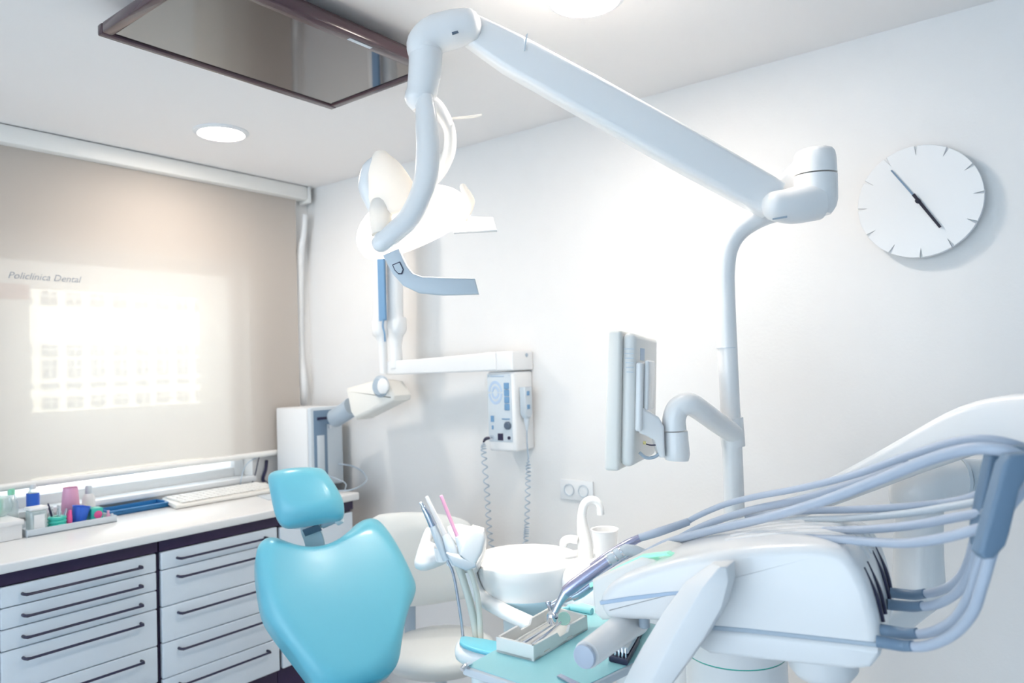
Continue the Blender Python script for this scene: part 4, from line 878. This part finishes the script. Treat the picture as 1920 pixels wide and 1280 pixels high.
def wallp(p, q, h0, name='wall', notch=False):
    inn = (cen2-(p+q)/2); inn.z = 0; d = (q-p).normalized(); nn = V((-d.y, d.x, 0)); nn = nn if nn.dot(inn) > 0 else -nn
    L_ = (q-p).length
    prof = [(0, 0), (0, h0), (.42*L_, h0), (.46*L_, h0*.62), (.62*L_, h0*.62), (.66*L_, h0), (L_, h0), (L_, 0), (.72*L_, 0), (.70*L_, .008), (.60*L_, .008), (.58*L_, 0), (.30*L_, 0), (.28*L_, .008), (.18*L_, .008), (.16*L_, 0)] if notch else [(0, 0), (0, h0), (L_, h0), (L_, 0)]
    mk(name, prism([p+d*u_+V((0, 0, w_)) for u_, w_ in prof], -nn, .006, .0008, seg=1), ivory_m, wb)
wallp(a_, b_, hh); wallp(b_, c_, hh, notch=True); wallp(c_, d_, hh); wallp(d_, a_, hh, notch=True)
def lay(f0, f1): return a_.lerp(b_, f1).lerp(d_.lerp(c_, f1), f0)
def rod(name, label, p, q, r, m, cat='instrument', head=None):
    t = thing(name, p, label, cat, 'instruments in the white box'); WL[t.name] = V(t.location)
    mk('shaft', tube([p, p.lerp(q, .3), p.lerp(q, .6), q], [r, r, r*.7, r*.5], seg=8, sub=2), m, t)
    if head: head(t)
z1 = V((0, 0, .014))
rod('dental_mirror', 'mouth mirror with round teal glass in the white box', lay(.12, .72)+z1, lay(.72, .66)+z1+V((0, 0, .012)), .0035, steel_m,
    head=lambda t: mk('mirror', lathe(lay(.78, .66)+z1+V((0, 0, .016)), [(.013, -.002), (.0145, 0), (.013, .002)], (-FW+zt*.6), 24), mat('pale_teal_glass', (.45, .78, .70), .15), t))
rod('dental_probe', 'thin steel probe lying along the middle of the white box', lay(.1, .45)+z1, lay(.8, .4)+z1, .0032, steel_m)
rod('dental_tweezers', 'slim tweezers near the back of the white box', lay(.14, .25)+z1, lay(.75, .22)+z1, .003, ivory_m)
t = thing('bur_block', T(1160, 1225, mz), 'small bur block with a row of steel burs and dark foot on the tray', 'bur stand'); WL[t.name] = V(t.location)
b0, b1 = T(1142, 1240, mz), T(1177, 1248, mz); bd = (T(1200, 1192, mz)-T(1170, 1246, mz)); bd = bd.normalized()*.12
mk('foot', prism([b0+V((0, 0, .012)), b1+V((0, 0, .012)), b1+bd+V((0, 0, .012)), b0+bd+V((0, 0, .012))], zt, .012, .002, seg=1), navy_m, t)
mk('deck', prism([b0+bd*.1+V((0, 0, .030)), b1+bd*.1+V((0, 0, .030)), b1+bd+V((0, 0, .030)), b0+bd+V((0, 0, .030))], zt, .012, .003, seg=2), lgrey_m, t)
mk('tab', prism([b0.lerp(b1, .2)+bd*.55+V((0, 0, .0315)), b0.lerp(b1, .4)+bd*.55+V((0, 0, .0315)), b0.lerp(b1, .4)+bd*.75+V((0, 0, .0315)), b0.lerp(b1, .2)+bd*.75+V((0, 0, .0315))], zt, .003, .0004, seg=1), print_m, t)
for k in range(5):
    p_ = b0.lerp(b1, .12+.19*k)+bd*.05; mk('bur', tube([p_+V((0, 0, .011)), p_+V((0, 0, .030)), p_+V((0, 0, .031))], [.0018, .0018, .001], seg=6, sub=1), chrome_m, t)
off = T(1214, 1190, mz)-b1
t2 = thing('bur_block', b0+off, 'bur block with a red tab, farther back under the delivery unit', 'bur stand'); WL[t2.name] = V(t2.location)
for chd in list(t.children):
    c = chd.copy(); COL.objects.link(c); c.parent = t2
    if chd.name.startswith('tab'): c.data = chd.data.copy(); c.data.materials[0] = red_m
mk('spatula', prism([T(1044, 1266, mz+.004), T(1052, 1262, mz+.004), T(1110, 1290, mz+.004), T(1098, 1296, mz+.004)], zt, .004, .001, seg=1), steel_m, None, 'flat steel spatula at the front edge of the tray', 'spatula')
mk('probe_handle', tube([T(1040, 1142, mz+.006), T(1062, 1140, mz+.006), T(1072, 1138, mz+.006), T(1110, 1146, mz+.006)], [.003, .004, .008, .008], seg=12, sub=3), cyan2_m, None, 'teal handled tool lying at the back of the tray behind the white box', 'tool')
